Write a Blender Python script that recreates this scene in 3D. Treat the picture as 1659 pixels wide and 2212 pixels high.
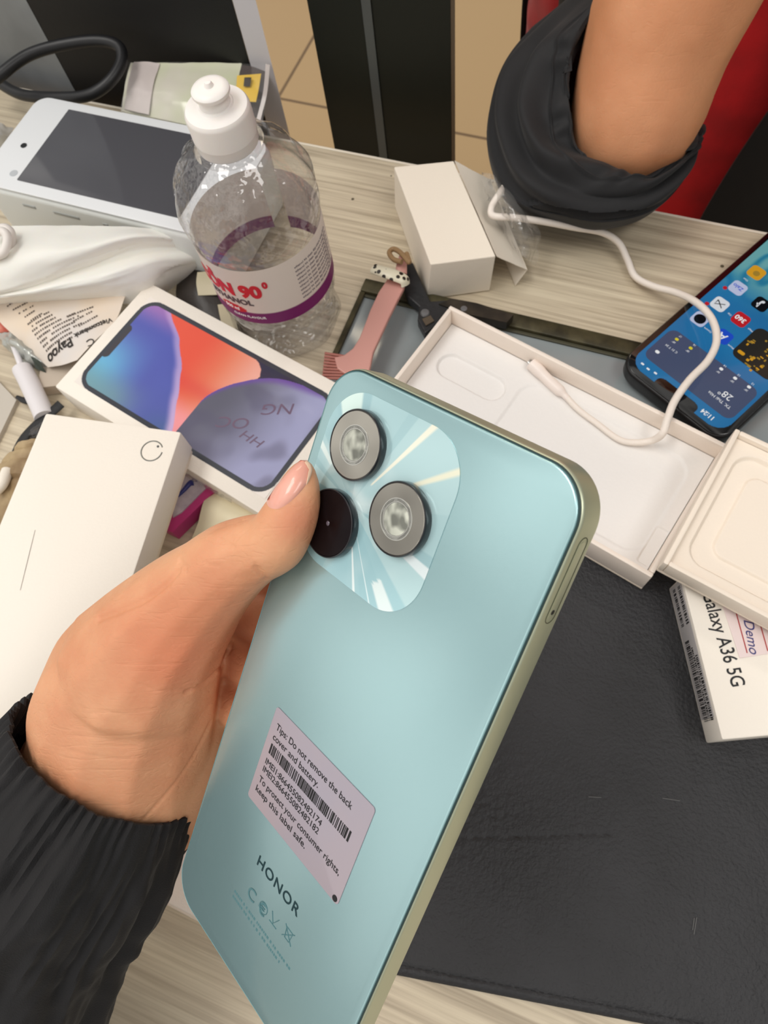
import bpy, bmesh, math, random
import numpy as np
from mathutils import Vector, Matrix, noise
from mathutils.bvhtree import BVHTree

for o in list(bpy.data.objects): bpy.data.objects.remove(o)
SC = bpy.context.scene
COL = SC.collection
PI = math.pi

# ------------------------------------------------------------------ camera
FPX, CX, CY, CAMH = 1534.0, 829.5, 1106.0, 0.375
_n = np.array([(985-CX)/FPX, (1720-CY)/FPX, 1.0]); _n /= np.linalg.norm(_n)
_x = np.array([1.0, 0, 0]); _x = _x-(_x@_n)*_n; _x /= np.linalg.norm(_x)
_y = np.cross(_x, _n)
RW = np.array([_x, _y, -_n])                 # camera (right, down, forward) -> world
cam_data = bpy.data.cameras.new('camera')
cam = bpy.data.objects.new('camera', cam_data); COL.objects.link(cam)
SC.camera = cam
m = Matrix.Identity(4)
for i in range(3):
    m[i][0] = RW[i, 0]; m[i][1] = -RW[i, 1]; m[i][2] = -RW[i, 2]
m[2][3] = CAMH
cam.matrix_world = m
cam_data.sensor_fit = 'VERTICAL'; cam_data.sensor_height = 36.0; cam_data.sensor_width = 27.0
cam_data.lens = FPX/2212*36
cam_data.clip_start = 0.01; cam_data.clip_end = 50
cam_data.dof.use_dof = True; cam_data.dof.focus_distance = 0.20; cam_data.dof.aperture_fstop = 34

# ------------------------------------------------------------------ exposure, world, lamps
SC.view_settings.view_transform = 'Standard'; SC.view_settings.look = 'None'
SC.view_settings.exposure = -0.22; SC.view_settings.gamma = 1.0
SC.view_settings.use_curve_mapping = False
SC.cycles.max_bounces = 10; SC.cycles.transparent_max_bounces = 24
SC.cycles.transmission_bounces = 10
SC.cycles.use_denoising = True
SC.cycles.caustics_reflective = False; SC.cycles.caustics_refractive = False
SC.cycles.sample_clamp_indirect = 4.0

wd = bpy.data.worlds.new('room_light'); SC.world = wd; wd.use_nodes = True
nt = wd.node_tree; nt.nodes.clear()
wo = nt.nodes.new('ShaderNodeOutputWorld'); bg = nt.nodes.new('ShaderNodeBackground')
tc = nt.nodes.new('ShaderNodeTexCoord'); ns = nt.nodes.new('ShaderNodeTexNoise'); rp = nt.nodes.new('ShaderNodeValToRGB')
ns.inputs['Scale'].default_value = 4.5; ns.inputs['Detail'].default_value = 1.5
rp.color_ramp.elements[0].position = 0.36; rp.color_ramp.elements[0].color = (0.20, 0.195, 0.19, 1)
rp.color_ramp.elements[1].position = 0.56; rp.color_ramp.elements[1].color = (1.0, 0.97, 0.92, 1)
dt = nt.nodes.new('ShaderNodeVectorMath'); dt.operation = 'DOT_PRODUCT'; dt.inputs[1].default_value = (-0.88, -0.30, 0.36)
mr = nt.nodes.new('ShaderNodeMapRange'); mr.inputs['From Min'].default_value = -0.4; mr.inputs['From Max'].default_value = 0.95
mr.inputs['To Min'].default_value = 0.45; mr.inputs['To Max'].default_value = 2.3
mu = nt.nodes.new('ShaderNodeMath'); mu.operation = 'MULTIPLY'; mu.inputs[1].default_value = 0.70
nt.links.new(tc.outputs['Generated'], ns.inputs['Vector']); nt.links.new(ns.outputs['Fac'], rp.inputs['Fac'])
nt.links.new(tc.outputs['Generated'], dt.inputs[0]); nt.links.new(dt.outputs['Value'], mr.inputs['Value']); nt.links.new(mr.outputs['Result'], mu.inputs[0])
sp = nt.nodes.new('ShaderNodeSeparateXYZ'); mz = nt.nodes.new('ShaderNodeMapRange'); mz.inputs['From Min'].default_value = -0.35; mz.inputs['From Max'].default_value = 0.25
mz.inputs['To Min'].default_value = 0.30; mz.inputs['To Max'].default_value = 1.0; m3 = nt.nodes.new('ShaderNodeMath'); m3.operation = 'MULTIPLY'
nt.links.new(tc.outputs['Generated'], sp.inputs[0]); nt.links.new(sp.outputs['Z'], mz.inputs['Value']); nt.links.new(mz.outputs['Result'], m3.inputs[0]); nt.links.new(mu.outputs[0], m3.inputs[1])
nt.links.new(rp.outputs['Color'], bg.inputs['Color']); nt.links.new(m3.outputs[0], bg.inputs['Strength'])
nt.links.new(bg.outputs['Background'], wo.inputs['Surface'])

def lamp(name, loc, size, power, color, sy=None, target=(0, 0.2, 0), disk=False):
    L = bpy.data.lights.new(name, 'AREA'); L.energy = power; L.color = color
    L.shape = 'DISK' if disk else 'RECTANGLE'; L.size = size
    if not disk: L.size_y = sy or size
    o = bpy.data.objects.new(name, L); COL.objects.link(o); o.location = loc
    o.rotation_euler = (Vector(target)-Vector(loc)).to_track_quat('-Z', 'Y').to_euler()
    return o
lamp('ceiling_and_fill_lamp', (-0.9, 0.3, 2.1), 1.3, 22, (1.0, 0.97, 0.93), 0.6)
lamp('ceiling_and_fill_lamp', (0.9, -0.5, 2.1), 1.3, 14, (1.0, 0.97, 0.94), 0.5)
lamp('ceiling_and_fill_lamp', (-0.5, 2.6, 2.1), 1.2, 14, (1.0, 0.84, 0.62), 0.5, target=(-0.5, 1.8, -0.75))  # warm fill lamp added to brighten the floor tiles
lamp('ceiling_downlight', (1.089, 1.999, 2.42), 0.105, 7, (1.0, 0.98, 0.95), target=(0.13, 0.27, 0), disk=True)

# ------------------------------------------------------------------ placement helpers
CAMP = np.array([0, 0, CAMH])
def ray(px, py): return RW @ np.array([(px-CX)/FPX, (py-CY)/FPX, 1.0])
def at(px, py, z=0.0):
    r = ray(px, py); return Vector(CAMP+r*((z-CAMH)/r[2]))
def cp(px, py, d): return Vector(CAMP+ray(px, py)*d)
def frame(o, xdir, up=(0, 0, 1)):
    x = Vector(xdir).normalized(); z = Vector(up).normalized(); y = z.cross(x).normalized(); x = y.cross(z)
    M = Matrix.Identity(4)
    for i in range(3): M[i][0], M[i][1], M[i][2], M[i][3] = x[i], y[i], z[i], o[i]
    return M

# ------------------------------------------------------------------ object helpers
def tag(o, label=None, cat=None, group=None, kind=None):
    if label: o['label'] = label
    if cat: o['category'] = cat
    if group: o['group'] = group
    if kind: o['kind'] = kind
    return o
def empty(name, M, label=None, cat=None, group=None):
    o = bpy.data.objects.new(name, None); COL.objects.link(o); o.empty_display_size = 0.01
    o.matrix_world = M if isinstance(M, Matrix) else Matrix.Translation(Vector(M))
    return tag(o, label, cat, group)
def link(name, me, mat, parent=None, smooth=True, world=False):
    o = bpy.data.objects.new(name, me); COL.objects.link(o)
    if mat is not None:
        me.materials.clear(); me.materials.append(mat)
    if parent is not None:
        o.parent = parent
        if world:
            me.transform(wm(parent).inverted())
    if smooth:
        for p in me.polygons: p.use_smooth = True
        try: me.set_sharp_from_angle(angle=math.radians(35))
        except Exception: pass
    return o
def wm(o):
    M = o.matrix_basis.copy()
    while o.parent: o = o.parent; M = o.matrix_basis @ M
    return M
def mesh(name, V, F, mat, parent=None, smooth=True, world=False, fix=True):
    me = bpy.data.meshes.new(name); me.from_pydata([tuple(v) for v in V], [], [tuple(f) for f in F]); me.update()
    if fix:
        bm = bmesh.new(); bm.from_mesh(me); bmesh.ops.recalc_face_normals(bm, faces=bm.faces); bm.to_mesh(me); bm.free()
    return link(name, me, mat, parent, smooth, world)
def rings(R, caps=True, closed=True):
    n = len(R[0]); V = [v for r in R for v in r]; F = []
    for i in range(len(R)-1):
        for j in range(n if closed else n-1):
            k = (j+1) % n; F.append((i*n+j, i*n+k, (i+1)*n+k, (i+1)*n+j))
    if caps:
        F.append(tuple(range(n))[::-1]); F.append(tuple((len(R)-1)*n+j for j in range(n)))
    return V, F
def rr(w, h, r, n=8, cx=0, cy=0):
    P = []
    r = max(min(r, w/2-1e-6, h/2-1e-6), 1e-6)
    for (sx, sy, a0) in ((1, 1, 0), (-1, 1, 90), (-1, -1, 180), (1, -1, 270)):
        for k in range(n+1):
            a = math.radians(a0+90*k/n); P.append((cx+sx*(w/2-r)+r*math.cos(a), cy+sy*(h/2-r)+r*math.sin(a)))
    return P
def rrprism(w, h, r, z0, z1, b=0.0005, n=8, cx=0, cy=0, bs=3):
    R = []
    for k in range(bs+1):
        a = PI/2*k/bs; ins = b*(1-math.sin(a)); R.append([(x, y, z0+b*(1-math.cos(a))) for x, y in rr(w-2*ins, h-2*ins, r-ins, n, cx, cy)])
    for k in range(bs+1):
        a = PI/2*k/bs; ins = b*(1-math.cos(a)); R.append([(x, y, z1-b*(1-math.sin(a))) for x, y in rr(w-2*ins, h-2*ins, r-ins, n, cx, cy)])
    return rings(R)
def box(w, h, z0, z1, cx=0, cy=0, b=0.0006): return rrprism(w, h, b*1.2, z0, z1, b, 2, cx, cy, 2)
def join(*VF):
    V = []; F = []
    for v, f in VF:
        k = len(V); V += list(v); F += [tuple(i+k for i in q) for q in f]
    return V, F
def polyprism(P, z0, z1):
    n = len(P); V = [(x, y, z0) for x, y in P]+[(x, y, z1) for x, y in P]
    F = [tuple(range(n))[::-1], tuple(range(n, 2*n))]+[(i, (i+1) % n, n+(i+1) % n, n+i) for i in range(n)]
    return V, F
def lathe(P, n=64):
    return rings([[(r*math.cos(2*PI*j/n), r*math.sin(2*PI*j/n), z) for j in range(n)] for r, z in P])
def cat(P, m=8):
    P = [Vector(p) for p in P]; Q = [P[0]*2-P[1]]+P+[P[-1]*2-P[-2]]; out = []
    for i in range(1, len(Q)-2):
        a, b, c, d = Q[i-1:i+3]
        for k in range(m):
            t = k/m; out.append(0.5*((2*b)+(c-a)*t+(2*a-5*b+4*c-d)*t*t+(3*b-a-3*c+d)*t**3))
    out.append(P[-1]); return out
def lin(P, s):
    """interpolate the list P at normalised parameter s"""
    x = s*(len(P)-1); i = min(int(x), len(P)-2); return P[i]*(1-(x-i))+P[i+1]*(x-i)
def tube(P, r, n=12, m=8, flat=1.0, up=(0, 0, 1)):
    C = cat(P, m) if m > 1 else [Vector(p) for p in P]; R = []; N = len(C); rad = r if callable(r) else (lambda s: r)
    pn = None
    for i, c in enumerate(C):
        t = (C[min(i+1, N-1)]-C[max(i-1, 0)]).normalized()
        if pn is None:
            u = Vector(up); u = (u-u.dot(t)*t)
            if u.length < 1e-3: u = Vector((1, 0, 0)); u = u-u.dot(t)*t
        else: u = pn-pn.dot(t)*t
        u.normalize(); pn = u; s = t.cross(u); q = rad(i/(N-1))
        R.append([c+s*q*math.cos(2*PI*j/n)+u*q*flat*math.sin(2*PI*j/n) for j in range(n)])
    return rings(R)
def sheet(rows, nu=10, nv=8, amp=0.0, sc=60, seed=0, thick=0.0006, ridge=None):
    """smooth sheet through rows of world points, with crumple noise"""
    A = [cat(r, nu) for r in rows]; n = len(A[0])
    colsm = [cat([A[i][j] for i in range(len(A))], nv) for j in range(n)]; m_ = len(colsm[0])
    G = [[colsm[j][i].copy() for j in range(n)] for i in range(m_)]
    off = Vector((seed*3.1, seed*1.7, seed*0.9))
    V = []
    for i in range(m_):
        for j in range(n):
            a = G[min(i+1, m_-1)][j]-G[max(i-1, 0)][j]; b = G[i][min(j+1, n-1)]-G[i][max(j-1, 0)]
            nn = a.cross(b); nn = nn.normalized() if nn.length > 1e-12 else Vector((0, 0, 1))
            if nn.z < 0: nn = -nn
            p = G[i][j]
            d = 0
            if amp: d += amp*(abs(noise.noise(p*sc+off))*2-0.6+0.4*noise.noise(p*sc*2.7+off))
            if ridge: d += ridge(i/(m_-1), j/(n-1))
            V.append(p+nn*d)
    F = [(i*n+j, i*n+j+1, (i+1)*n+j+1, (i+1)*n+j) for i in range(m_-1) for j in range(n-1)]
    if thick:
        k = len(V); T = [v-Vector((0, 0, thick)) for v in V]; V = V+T
        F = F+[tuple(q+k for q in f)[::-1] for f in F]
        def edge(a, b): F.append((a, b, b+k, a+k))
        for j in range(n-1): edge(j, j+1); edge((m_-1)*n+j+1, (m_-1)*n+j)
        for i in range(m_-1): edge((i+1)*n, i*n); edge(i*n+n-1, (i+1)*n+n-1)
    return V, F
_ico = {}
def ico(sub=2):
    if sub not in _ico:
        bm = bmesh.new(); bmesh.ops.create_icosphere(bm, subdivisions=sub, radius=1.0)
        _ico[sub] = ([v.co.copy() for v in bm.verts], [tuple(v.index for v in f.verts) for f in bm.faces]); bm.free()
    return _ico[sub]
def ball(c, r, axis=None, s=1.0, sub=2):
    V, F = ico(sub); c = Vector(c)
    if axis is None: return [c+v*r for v in V], F
    a = Vector(axis).normalized(); return [c+v*r+a*(v.dot(a)*r*(s-1)) for v in V], F
def chain(P, axis=None, s=1.0, m=6, sub=2):
    """tapered limb: P = [(point, radius), ...]"""
    for (a, ra_), (b, rb_) in zip(P, P[1:]): m = max(m, math.ceil((Vector(b)-Vector(a)).length/(0.22*min(ra_, rb_))))
    m = min(m, 40)
    C = cat([Vector(p) for p, r in P], m)
    rad = cat([Vector((r, 0, 0)) for p, r in P], m)
    return join(*[ball(c, max(q.x, 0.0005), axis, s, sub) for c, q in zip(C, rad)])
def blob(name, VF, mat, parent=None, vox=0.0012, smooth=8):
    me = bpy.data.meshes.new(name); me.from_pydata([tuple(v) for v in VF[0]], [], VF[1]); me.update()
    t = bpy.data.objects.new('tmp', me); COL.objects.link(t)
    r = t.modifiers.new('r', 'REMESH'); r.mode = 'VOXEL'; r.voxel_size = vox
    if smooth:
        q = t.modifiers.new('s', 'SMOOTH'); q.factor = 0.6; q.iterations = smooth
    dg = bpy.context.evaluated_depsgraph_get(); dg.update()
    out = bpy.data.meshes.new_from_object(t.evaluated_get(dg)); bpy.data.objects.remove(t)
    o = link(name, out, mat, parent, False, world=True)
    for p in out.polygons: p.use_smooth = True
    return o
_text = {}
def text(name, body, size, mat, parent, M, ext=0.00008, align='LEFT', sx=1.0, bend=None, bold=0.0, space=1.0, shear=0.0, seg=4):
    """lettering mesh: local matrix M inside its parent"""
    cu = bpy.data.curves.new('t', 'FONT'); cu.body = body; cu.size = size; cu.align_x = align; cu.extrude = ext
    cu.resolution_u = seg; cu.space_character = space; cu.offset = bold; cu.shear = shear
    t = bpy.data.objects.new('t', cu); COL.objects.link(t)
    dg = bpy.context.evaluated_depsgraph_get(); dg.update()
    me = bpy.data.meshes.new_from_object(t.evaluated_get(dg)); bpy.data.objects.remove(t)
    for v in me.vertices: v.co.x *= sx
    if bend: 
        bm = bmesh.new(); bm.from_mesh(me)
        bmesh.ops.subdivide_edges(bm, edges=[e for e in bm.edges if e.calc_length() > 0.0015], cuts=2)
        bm.to_mesh(me); bm.free()
    if bend:
        for v in me.vertices: v.co = bend(v.co)
    else: me.transform(M)
    return link(name, me, mat, parent, False)
def painted(name, VF, col, parent, mat, world=False, smooth=True):
    """mesh whose printed colours are a per-point attribute; col(vertex index, co)->rgb(sRGB 0..1)"""
    o = mesh(name, VF[0], VF[1], mat, None, smooth, fix=False)
    me = o.data; ca = me.color_attributes.new('print', 'FLOAT_COLOR', 'POINT')
    a = np.ones((len(me.vertices), 4), dtype=np.float32)
    for i in range(len(me.vertices)): a[i, :3] = srgb(*col(i, me.vertices[i].co))
    ca.data.foreach_set('color', a.ravel())
    if parent is not None:
        o.parent = parent
        if world: me.transform(wm(parent).inverted())
    return o
def gridxy(w, h, nx, ny, z=0.0, zf=None, x0=0, y0=0):
    V = [(x0+w*i/nx, y0+h*j/ny, (zf(w*i/nx, h*j/ny) if zf else z)) for j in range(ny+1) for i in range(nx+1)]
    F = [(j*(nx+1)+i, j*(nx+1)+i+1, (j+1)*(nx+1)+i+1, (j+1)*(nx+1)+i) for j in range(ny) for i in range(nx)]
    return V, F

# ------------------------------------------------------------------ materials
def lin1(c): return c/12.92 if c <= 0.04045 else ((c+0.055)/1.055)**2.4
def srgb(r, g, b): return (lin1(r), lin1(g), lin1(b))
def C8(r, g, b): return (*srgb(r/255, g/255, b/255), 1)
def film(name, tint=(1, 1, 1), gloss=0.5, rough=0.03, veil=0.0, bump=0.0, bscale=80, bdist=0.002):
    """thin clear plastic: light passes straight through, the surface only mirrors"""
    M = bpy.data.materials.new(name); M.use_nodes = True; N = M.node_tree; L = N.links; N.nodes.clear()
    out = N.nodes.new('ShaderNodeOutputMaterial'); tr = N.nodes.new('ShaderNodeBsdfTransparent'); tr.inputs[0].default_value = (*tint, 1)
    gs = N.nodes.new('ShaderNodeBsdfGlossy'); gs.inputs['Roughness'].default_value = rough
    lw = N.nodes.new('ShaderNodeLayerWeight'); lw.inputs['Blend'].default_value = 0.5
    pw = N.nodes.new('ShaderNodeMath'); pw.operation = 'POWER'; pw.inputs[1].default_value = 4.0; L.new(lw.outputs['Facing'], pw.inputs[0])
    ml = N.nodes.new('ShaderNodeMath'); ml.operation = 'MULTIPLY_ADD'; ml.inputs[1].default_value = gloss*0.55; ml.inputs[2].default_value = gloss*0.05; ml.use_clamp = True
    L.new(pw.outputs[0], ml.inputs[0]); mx = N.nodes.new('ShaderNodeMixShader')
    L.new(ml.outputs[0], mx.inputs[0]); L.new(tr.outputs[0], mx.inputs[1]); L.new(gs.outputs[0], mx.inputs[2])
    last = mx
    if veil:
        df = N.nodes.new('ShaderNodeBsdfDiffuse'); df.inputs[0].default_value = (0.85, 0.83, 0.80, 1); m2 = N.nodes.new('ShaderNodeMixShader'); m2.inputs[0].default_value = veil
        L.new(mx.outputs[0], m2.inputs[1]); L.new(df.outputs[0], m2.inputs[2]); last = m2
    if bump:
        tcn = N.nodes.new('ShaderNodeTexCoord'); n2 = N.nodes.new('ShaderNodeTexNoise'); n2.inputs['Scale'].default_value = bscale; n2.inputs['Detail'].default_value = 2
        bp = N.nodes.new('ShaderNodeBump'); bp.inputs['Strength'].default_value = bump; bp.inputs['Distance'].default_value = bdist
        L.new(tcn.outputs['Object'], n2.inputs['Vector']); L.new(n2.outputs['Fac'], bp.inputs['Height']); L.new(bp.outputs['Normal'], gs.inputs['Normal']); pass
    L.new(last.outputs[0], out.inputs['Surface']); return M
def inpoly(x, y, P):
    c = False; j = len(P)-1
    for i in range(len(P)):
        if (P[i][1] > y) != (P[j][1] > y) and x < (P[j][0]-P[i][0])*(y-P[i][1])/(P[j][1]-P[i][1])+P[i][0]: c = not c
        j = i
    return c
def mat(name, c, rough=0.5, metal=0.0, spec=0.5, coat=0.0, trans=0.0, ior=1.45, alpha=1.0, sss=0.0, sssr=(1, .4, .2), emis=None, es=1.0,
        bump=0.0, bscale=200, bdetail=3, var=0.0, vscale=20, sheen=0.0, sub=None, vary2=None, bdist=0.001, stretch=None, attr=False, aniso=0.0, coatr=0.1):
    M = bpy.data.materials.new(name); M.use_nodes = True; N = M.node_tree; L = N.links; b = N.nodes['Principled BSDF']
    b.inputs['Base Color'].default_value = C8(*c); b.inputs['Roughness'].default_value = rough; b.inputs['Metallic'].default_value = metal
    b.inputs['Specular IOR Level'].default_value = spec; b.inputs['IOR'].default_value = ior
    b.inputs['Coat Weight'].default_value = coat; b.inputs['Coat Roughness'].default_value = coatr
    b.inputs['Transmission Weight'].default_value = trans; b.inputs['Alpha'].default_value = alpha
    if sss: b.inputs['Subsurface Weight'].default_value = sss; b.inputs['Subsurface Radius'].default_value = sssr; b.inputs['Subsurface Scale'].default_value = 0.004
    if sheen: b.inputs['Sheen Weight'].default_value = sheen; b.inputs['Sheen Roughness'].default_value = 0.5
    if aniso: b.inputs['Anisotropic'].default_value = aniso
    tcn = N.nodes.new('ShaderNodeTexCoord'); mp = N.nodes.new('ShaderNodeMapping'); L.new(tcn.outputs['Object'], mp.inputs['Vector'])
    if stretch:
        mp.inputs['Rotation'].default_value = (0, 0, math.radians(stretch[0])); mp.inputs['Scale'].default_value = stretch[1]
    if attr:
        at_ = N.nodes.new('ShaderNodeAttribute'); at_.attribute_name = 'print'; L.new(at_.outputs['Color'], b.inputs['Base Color'])
        if emis: L.new(at_.outputs['Color'], b.inputs['Emission Color']); b.inputs['Emission Strength'].default_value = es
    elif emis:
        b.inputs['Emission Color'].default_value = C8(*emis); b.inputs['Emission Strength'].default_value = es
    if var or vary2:
        n1 = N.nodes.new('ShaderNodeTexNoise'); n1.inputs['Scale'].default_value = vscale; n1.inputs['Detail'].default_value = 4
        L.new(mp.outputs['Vector'], n1.inputs['Vector'])
        r1 = N.nodes.new('ShaderNodeValToRGB'); r1.color_ramp.elements[0].position = 0.35; r1.color_ramp.elements[1].position = 0.65
        c2 = vary2 or tuple(max(0, k*(1-var)) for k in c)
        r1.color_ramp.elements[0].color = C8(*c2); r1.color_ramp.elements[1].color = C8(*c)
        L.new(n1.outputs['Fac'], r1.inputs['Fac']); L.new(r1.outputs['Color'], b.inputs['Base Color'])
    if bump:
        n2 = N.nodes.new('ShaderNodeTexNoise'); n2.inputs['Scale'].default_value = bscale; n2.inputs['Detail'].default_value = bdetail
        bp = N.nodes.new('ShaderNodeBump'); bp.inputs['Strength'].default_value = bump; bp.inputs['Distance'].default_value = bdist
        L.new(mp.outputs['Vector'], n2.inputs['Vector']); L.new(n2.outputs['Fac'], bp.inputs['Height']); L.new(bp.outputs['Normal'], b.inputs['Normal'])
    return M
paper = mat('white_card', (240, 233, 222), 0.6, bump=0.15, bscale=900)
paper2 = mat('warm_white_card', (235, 222, 205), 0.6, bump=0.15, bscale=900)
ink = mat('black_ink', (28, 28, 30), 0.5)
whiteink = mat('white_ink', (245, 245, 245), 0.5)
black_plastic = mat('black_plastic', (22, 22, 24), 0.35)
glossblack = mat('black_glass', (8, 8, 10), 0.06, coat=1.0, coatr=0.02)
clear = film('clear_plastic', (0.96, 0.96, 0.96), 1.6)
printed = mat('printed_surface', (255, 255, 255), 0.35, attr=True)

# ================================================================== SETTING
def wood():
    M = bpy.data.materials.new('wood_grain_laminate'); M.use_nodes = True; N = M.node_tree; L = N.links; b = N.nodes['Principled BSDF']
    tcn = N.nodes.new('ShaderNodeTexCoord'); mp = N.nodes.new('ShaderNodeMapping'); L.new(tcn.outputs['Object'], mp.inputs['Vector'])
    mp.inputs['Scale'].default_value = (4, 150, 1)
    n1 = N.nodes.new('ShaderNodeTexNoise'); n1.inputs['Scale'].default_value = 1.6; n1.inputs['Detail'].default_value = 6; n1.inputs['Distortion'].default_value = 0.35
    n2 = N.nodes.new('ShaderNodeTexNoise'); n2.inputs['Scale'].default_value = 5.0; n2.inputs['Detail'].default_value = 6
    L.new(mp.outputs['Vector'], n1.inputs['Vector']); L.new(mp.outputs['Vector'], n2.inputs['Vector'])
    r1 = N.nodes.new('ShaderNodeValToRGB'); e = r1.color_ramp.elements
    e[0].position = 0.32; e[0].color = C8(170, 156, 134); e[1].position = 0.62; e[1].color = C8(212, 199, 174)
    k = r1.color_ramp.elements.new(0.47); k.color = C8(198, 184, 160)
    L.new(n1.outputs['Fac'], r1.inputs['Fac'])
    r2 = N.nodes.new('ShaderNodeValToRGB'); r2.color_ramp.elements[0].position = 0.3; r2.color_ramp.elements[0].color = (0.80, 0.78, 0.75, 1)
    r2.color_ramp.elements[1].position = 0.55; r2.color_ramp.elements[1].color = (1, 1, 1, 1); L.new(n2.outputs['Fac'], r2.inputs['Fac'])
    mx = N.nodes.new('ShaderNodeMix'); mx.data_type = 'RGBA'; mx.blend_type = 'MULTIPLY'; mx.inputs[0].default_value = 0.8
    L.new(r1.outputs['Color'], mx.inputs[6]); L.new(r2.outputs['Color'], mx.inputs[7]); L.new(mx.outputs[2], b.inputs['Base Color'])
    b.inputs['Roughness'].default_value = 0.42
    bp = N.nodes.new('ShaderNodeBump'); bp.inputs['Strength'].default_value = 0.15; bp.inputs['Distance'].default_value = 0.0005
    L.new(n1.outputs['Fac'], bp.inputs['Height']); L.new(bp.outputs['Normal'], b.inputs['Normal'])
    return M
def tiles():
    M = bpy.data.materials.new('floor_tile'); M.use_nodes = True; N = M.node_tree; L = N.links; b = N.nodes['Principled BSDF']
    tcn = N.nodes.new('ShaderNodeTexCoord'); mp = N.nodes.new('ShaderNodeMapping'); L.new(tcn.outputs['Object'], mp.inputs['Vector'])
    br = N.nodes.new('ShaderNodeTexBrick'); br.offset = 0.0; br.inputs['Scale'].default_value = 1.0
    br.inputs['Brick Width'].default_value = 0.6; br.inputs['Row Height'].default_value = 0.6; br.inputs['Mortar Size'].default_value = 0.004
    br.inputs['Color1'].default_value = C8(188, 158, 116); br.inputs['Color2'].default_value = C8(182, 152, 112); br.inputs['Mortar'].default_value = C8(120, 96, 68)
    L.new(mp.outputs['Vector'], br.inputs['Vector']); L.new(br.outputs['Color'], b.inputs['Base Color']); b.inputs['Roughness'].default_value = 0.3
    return M
fl = mesh('floor', *gridxy(8, 8, 1, 1, 0, None, -4, -4), tiles()); fl.location = (-0.349, 1.478, -0.75); fl.rotation_euler = (0, 0, math.radians(-21))
tag(fl, kind='structure')

DE = Vector((0.9394, -0.3428, 0)); DN = Vector((0.3428, 0.9394, 0))      # along / across the desk
edge0 = Vector((-0.0302, 0.4207, 0))
M_desk = frame(edge0, DE)
desk = empty('desk', M_desk, 'pale wood grain desk with a white edge, crowded with phones and boxes', 'desk')
mesh('desktop', *rrprism(1.5, 0.75, 0.004, -0.025, 0, 0.0015, 3, 0.1, -0.376), wood(), desk)
mesh('edge_strip', *box(1.5, 0.002, -0.024, -0.0012, 0.1, 0.0005, 0.0003), mat('white_edge', (232, 222, 205), 0.4), desk)
legm = mat('desk_leg_grey', (150, 150, 150), 0.4)
for sx in (-0.6, 0.8):
    for sy in (-0.06, -0.69):
        mesh('leg', *box(0.04, 0.04, -0.75, -0.025, sx, sy, 0.002), legm, desk)

# ---- cabinets that stand on the floor behind the desk
def vpanel(name, a, b, th, z0, z1, m_, parent, label=None, nn=None):
    """upright slab between plan points a and b, thickness th going away from the desk"""
    a = Vector((a[0], a[1], 0)); b = Vector((b[0], b[1], 0)); d = (b-a).normalized(); nn = Vector(nn).normalized() if nn else Vector((-d.y, d.x, 0))
    if nn.y < 0: nn = -nn
    P = [a, b, b+nn*th, a+nn*th]
    V, F = polyprism([(p.x, p.y) for p in P], z0, z1)
    o = mesh(name, V, F, m_, parent, False, True)
    if label: o['label'] = label
    return o
k1 = 1.01
A = Vector((-0.2834, 0.5241, 0))*k1; Bp = Vector((-0.128, 0.4835, 0)); Cp = Vector((-0.1105, 0.4755, 0))
t = empty('display_cabinet', (A.x, A.y, -0.75), 'black faced cabinet with white corner post and silver side, behind the desk', 'cabinet')
vpanel('front_panel', (A.x, A.y), (Bp.x, Bp.y), 0.12, -0.75, 0.30, mat('matt_black_panel', (14, 14, 15), 0.55, bump=0.1, bscale=300), t, 'matt black front panel', nn=(-0.26, 1, 0))
vpanel('corner_post', (Bp.x+0.0005, Bp.y), (Cp.x, Cp.y), 0.12, -0.75, 0.30, mat('cool_white_enamel', (208, 205, 210), 0.35), t, 'white corner post', nn=(-0.26, 1, 0))
L0 = A+Vector((-0.14, 0.055, 0)); L0.y += 0.0
vpanel('side_panel', (L0.x, L0.y), (A.x-0.0005, A.y), 0.12, -0.75, 0.30, mat('silver_grey_panel', (150, 156, 162), 0.38, metal=0.3, var=0.2, vscale=12), t, 'silver grey side panel', nn=(-0.26, 1, 0))

dk = mat('dark_green_black_metal', (20, 25, 19), 0.5, bump=0.05, bscale=400)
kA = 1.06
P1 = Vector((-0.0724, 0.4433, 0))*1.10; P2 = Vector((-0.0395, 0.4329, 0))*1.10; P2b = P2+Vector((0.0065, -0.0012, 0)); P3 = Vector((0.0124, 0.4185, 0))*1.10
t = empty('metal_cabinet', (P1.x, P1.y, -0.75), 'dark green metal cabinet with a grey upright seam, behind the desk', 'cabinet')
vpanel('door_panel', (P1.x, P1.y), (P2.x, P2.y), 0.10, -0.75, 0.32, dk, t, nn=(-0.04, 1, 0))
vpanel('seam_trim', (P2.x+0.0003, P2.y-0.001), (P2b.x, P2b.y-0.001), 0.10, -0.75, 0.32, mat('grey_trim', (92, 97, 97), 0.4, metal=0.3), t, 'grey upright trim', nn=(-0.04, 1, 0))
vpanel('door_panel', (P2b.x+0.0003, P2b.y), (P3.x, P3.y), 0.10, -0.75, 0.32, dk, t, nn=(-0.04, 1, 0))
vpanel('edge_trim', (P3.x+0.0003, P3.y), (P3.x+0.003, P3.y-0.001), 0.10, -0.75, 0.32, mat('worn_edge', (96, 82, 66), 0.5), t, 'worn brown edge', nn=(0.02, 1, 0))

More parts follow.
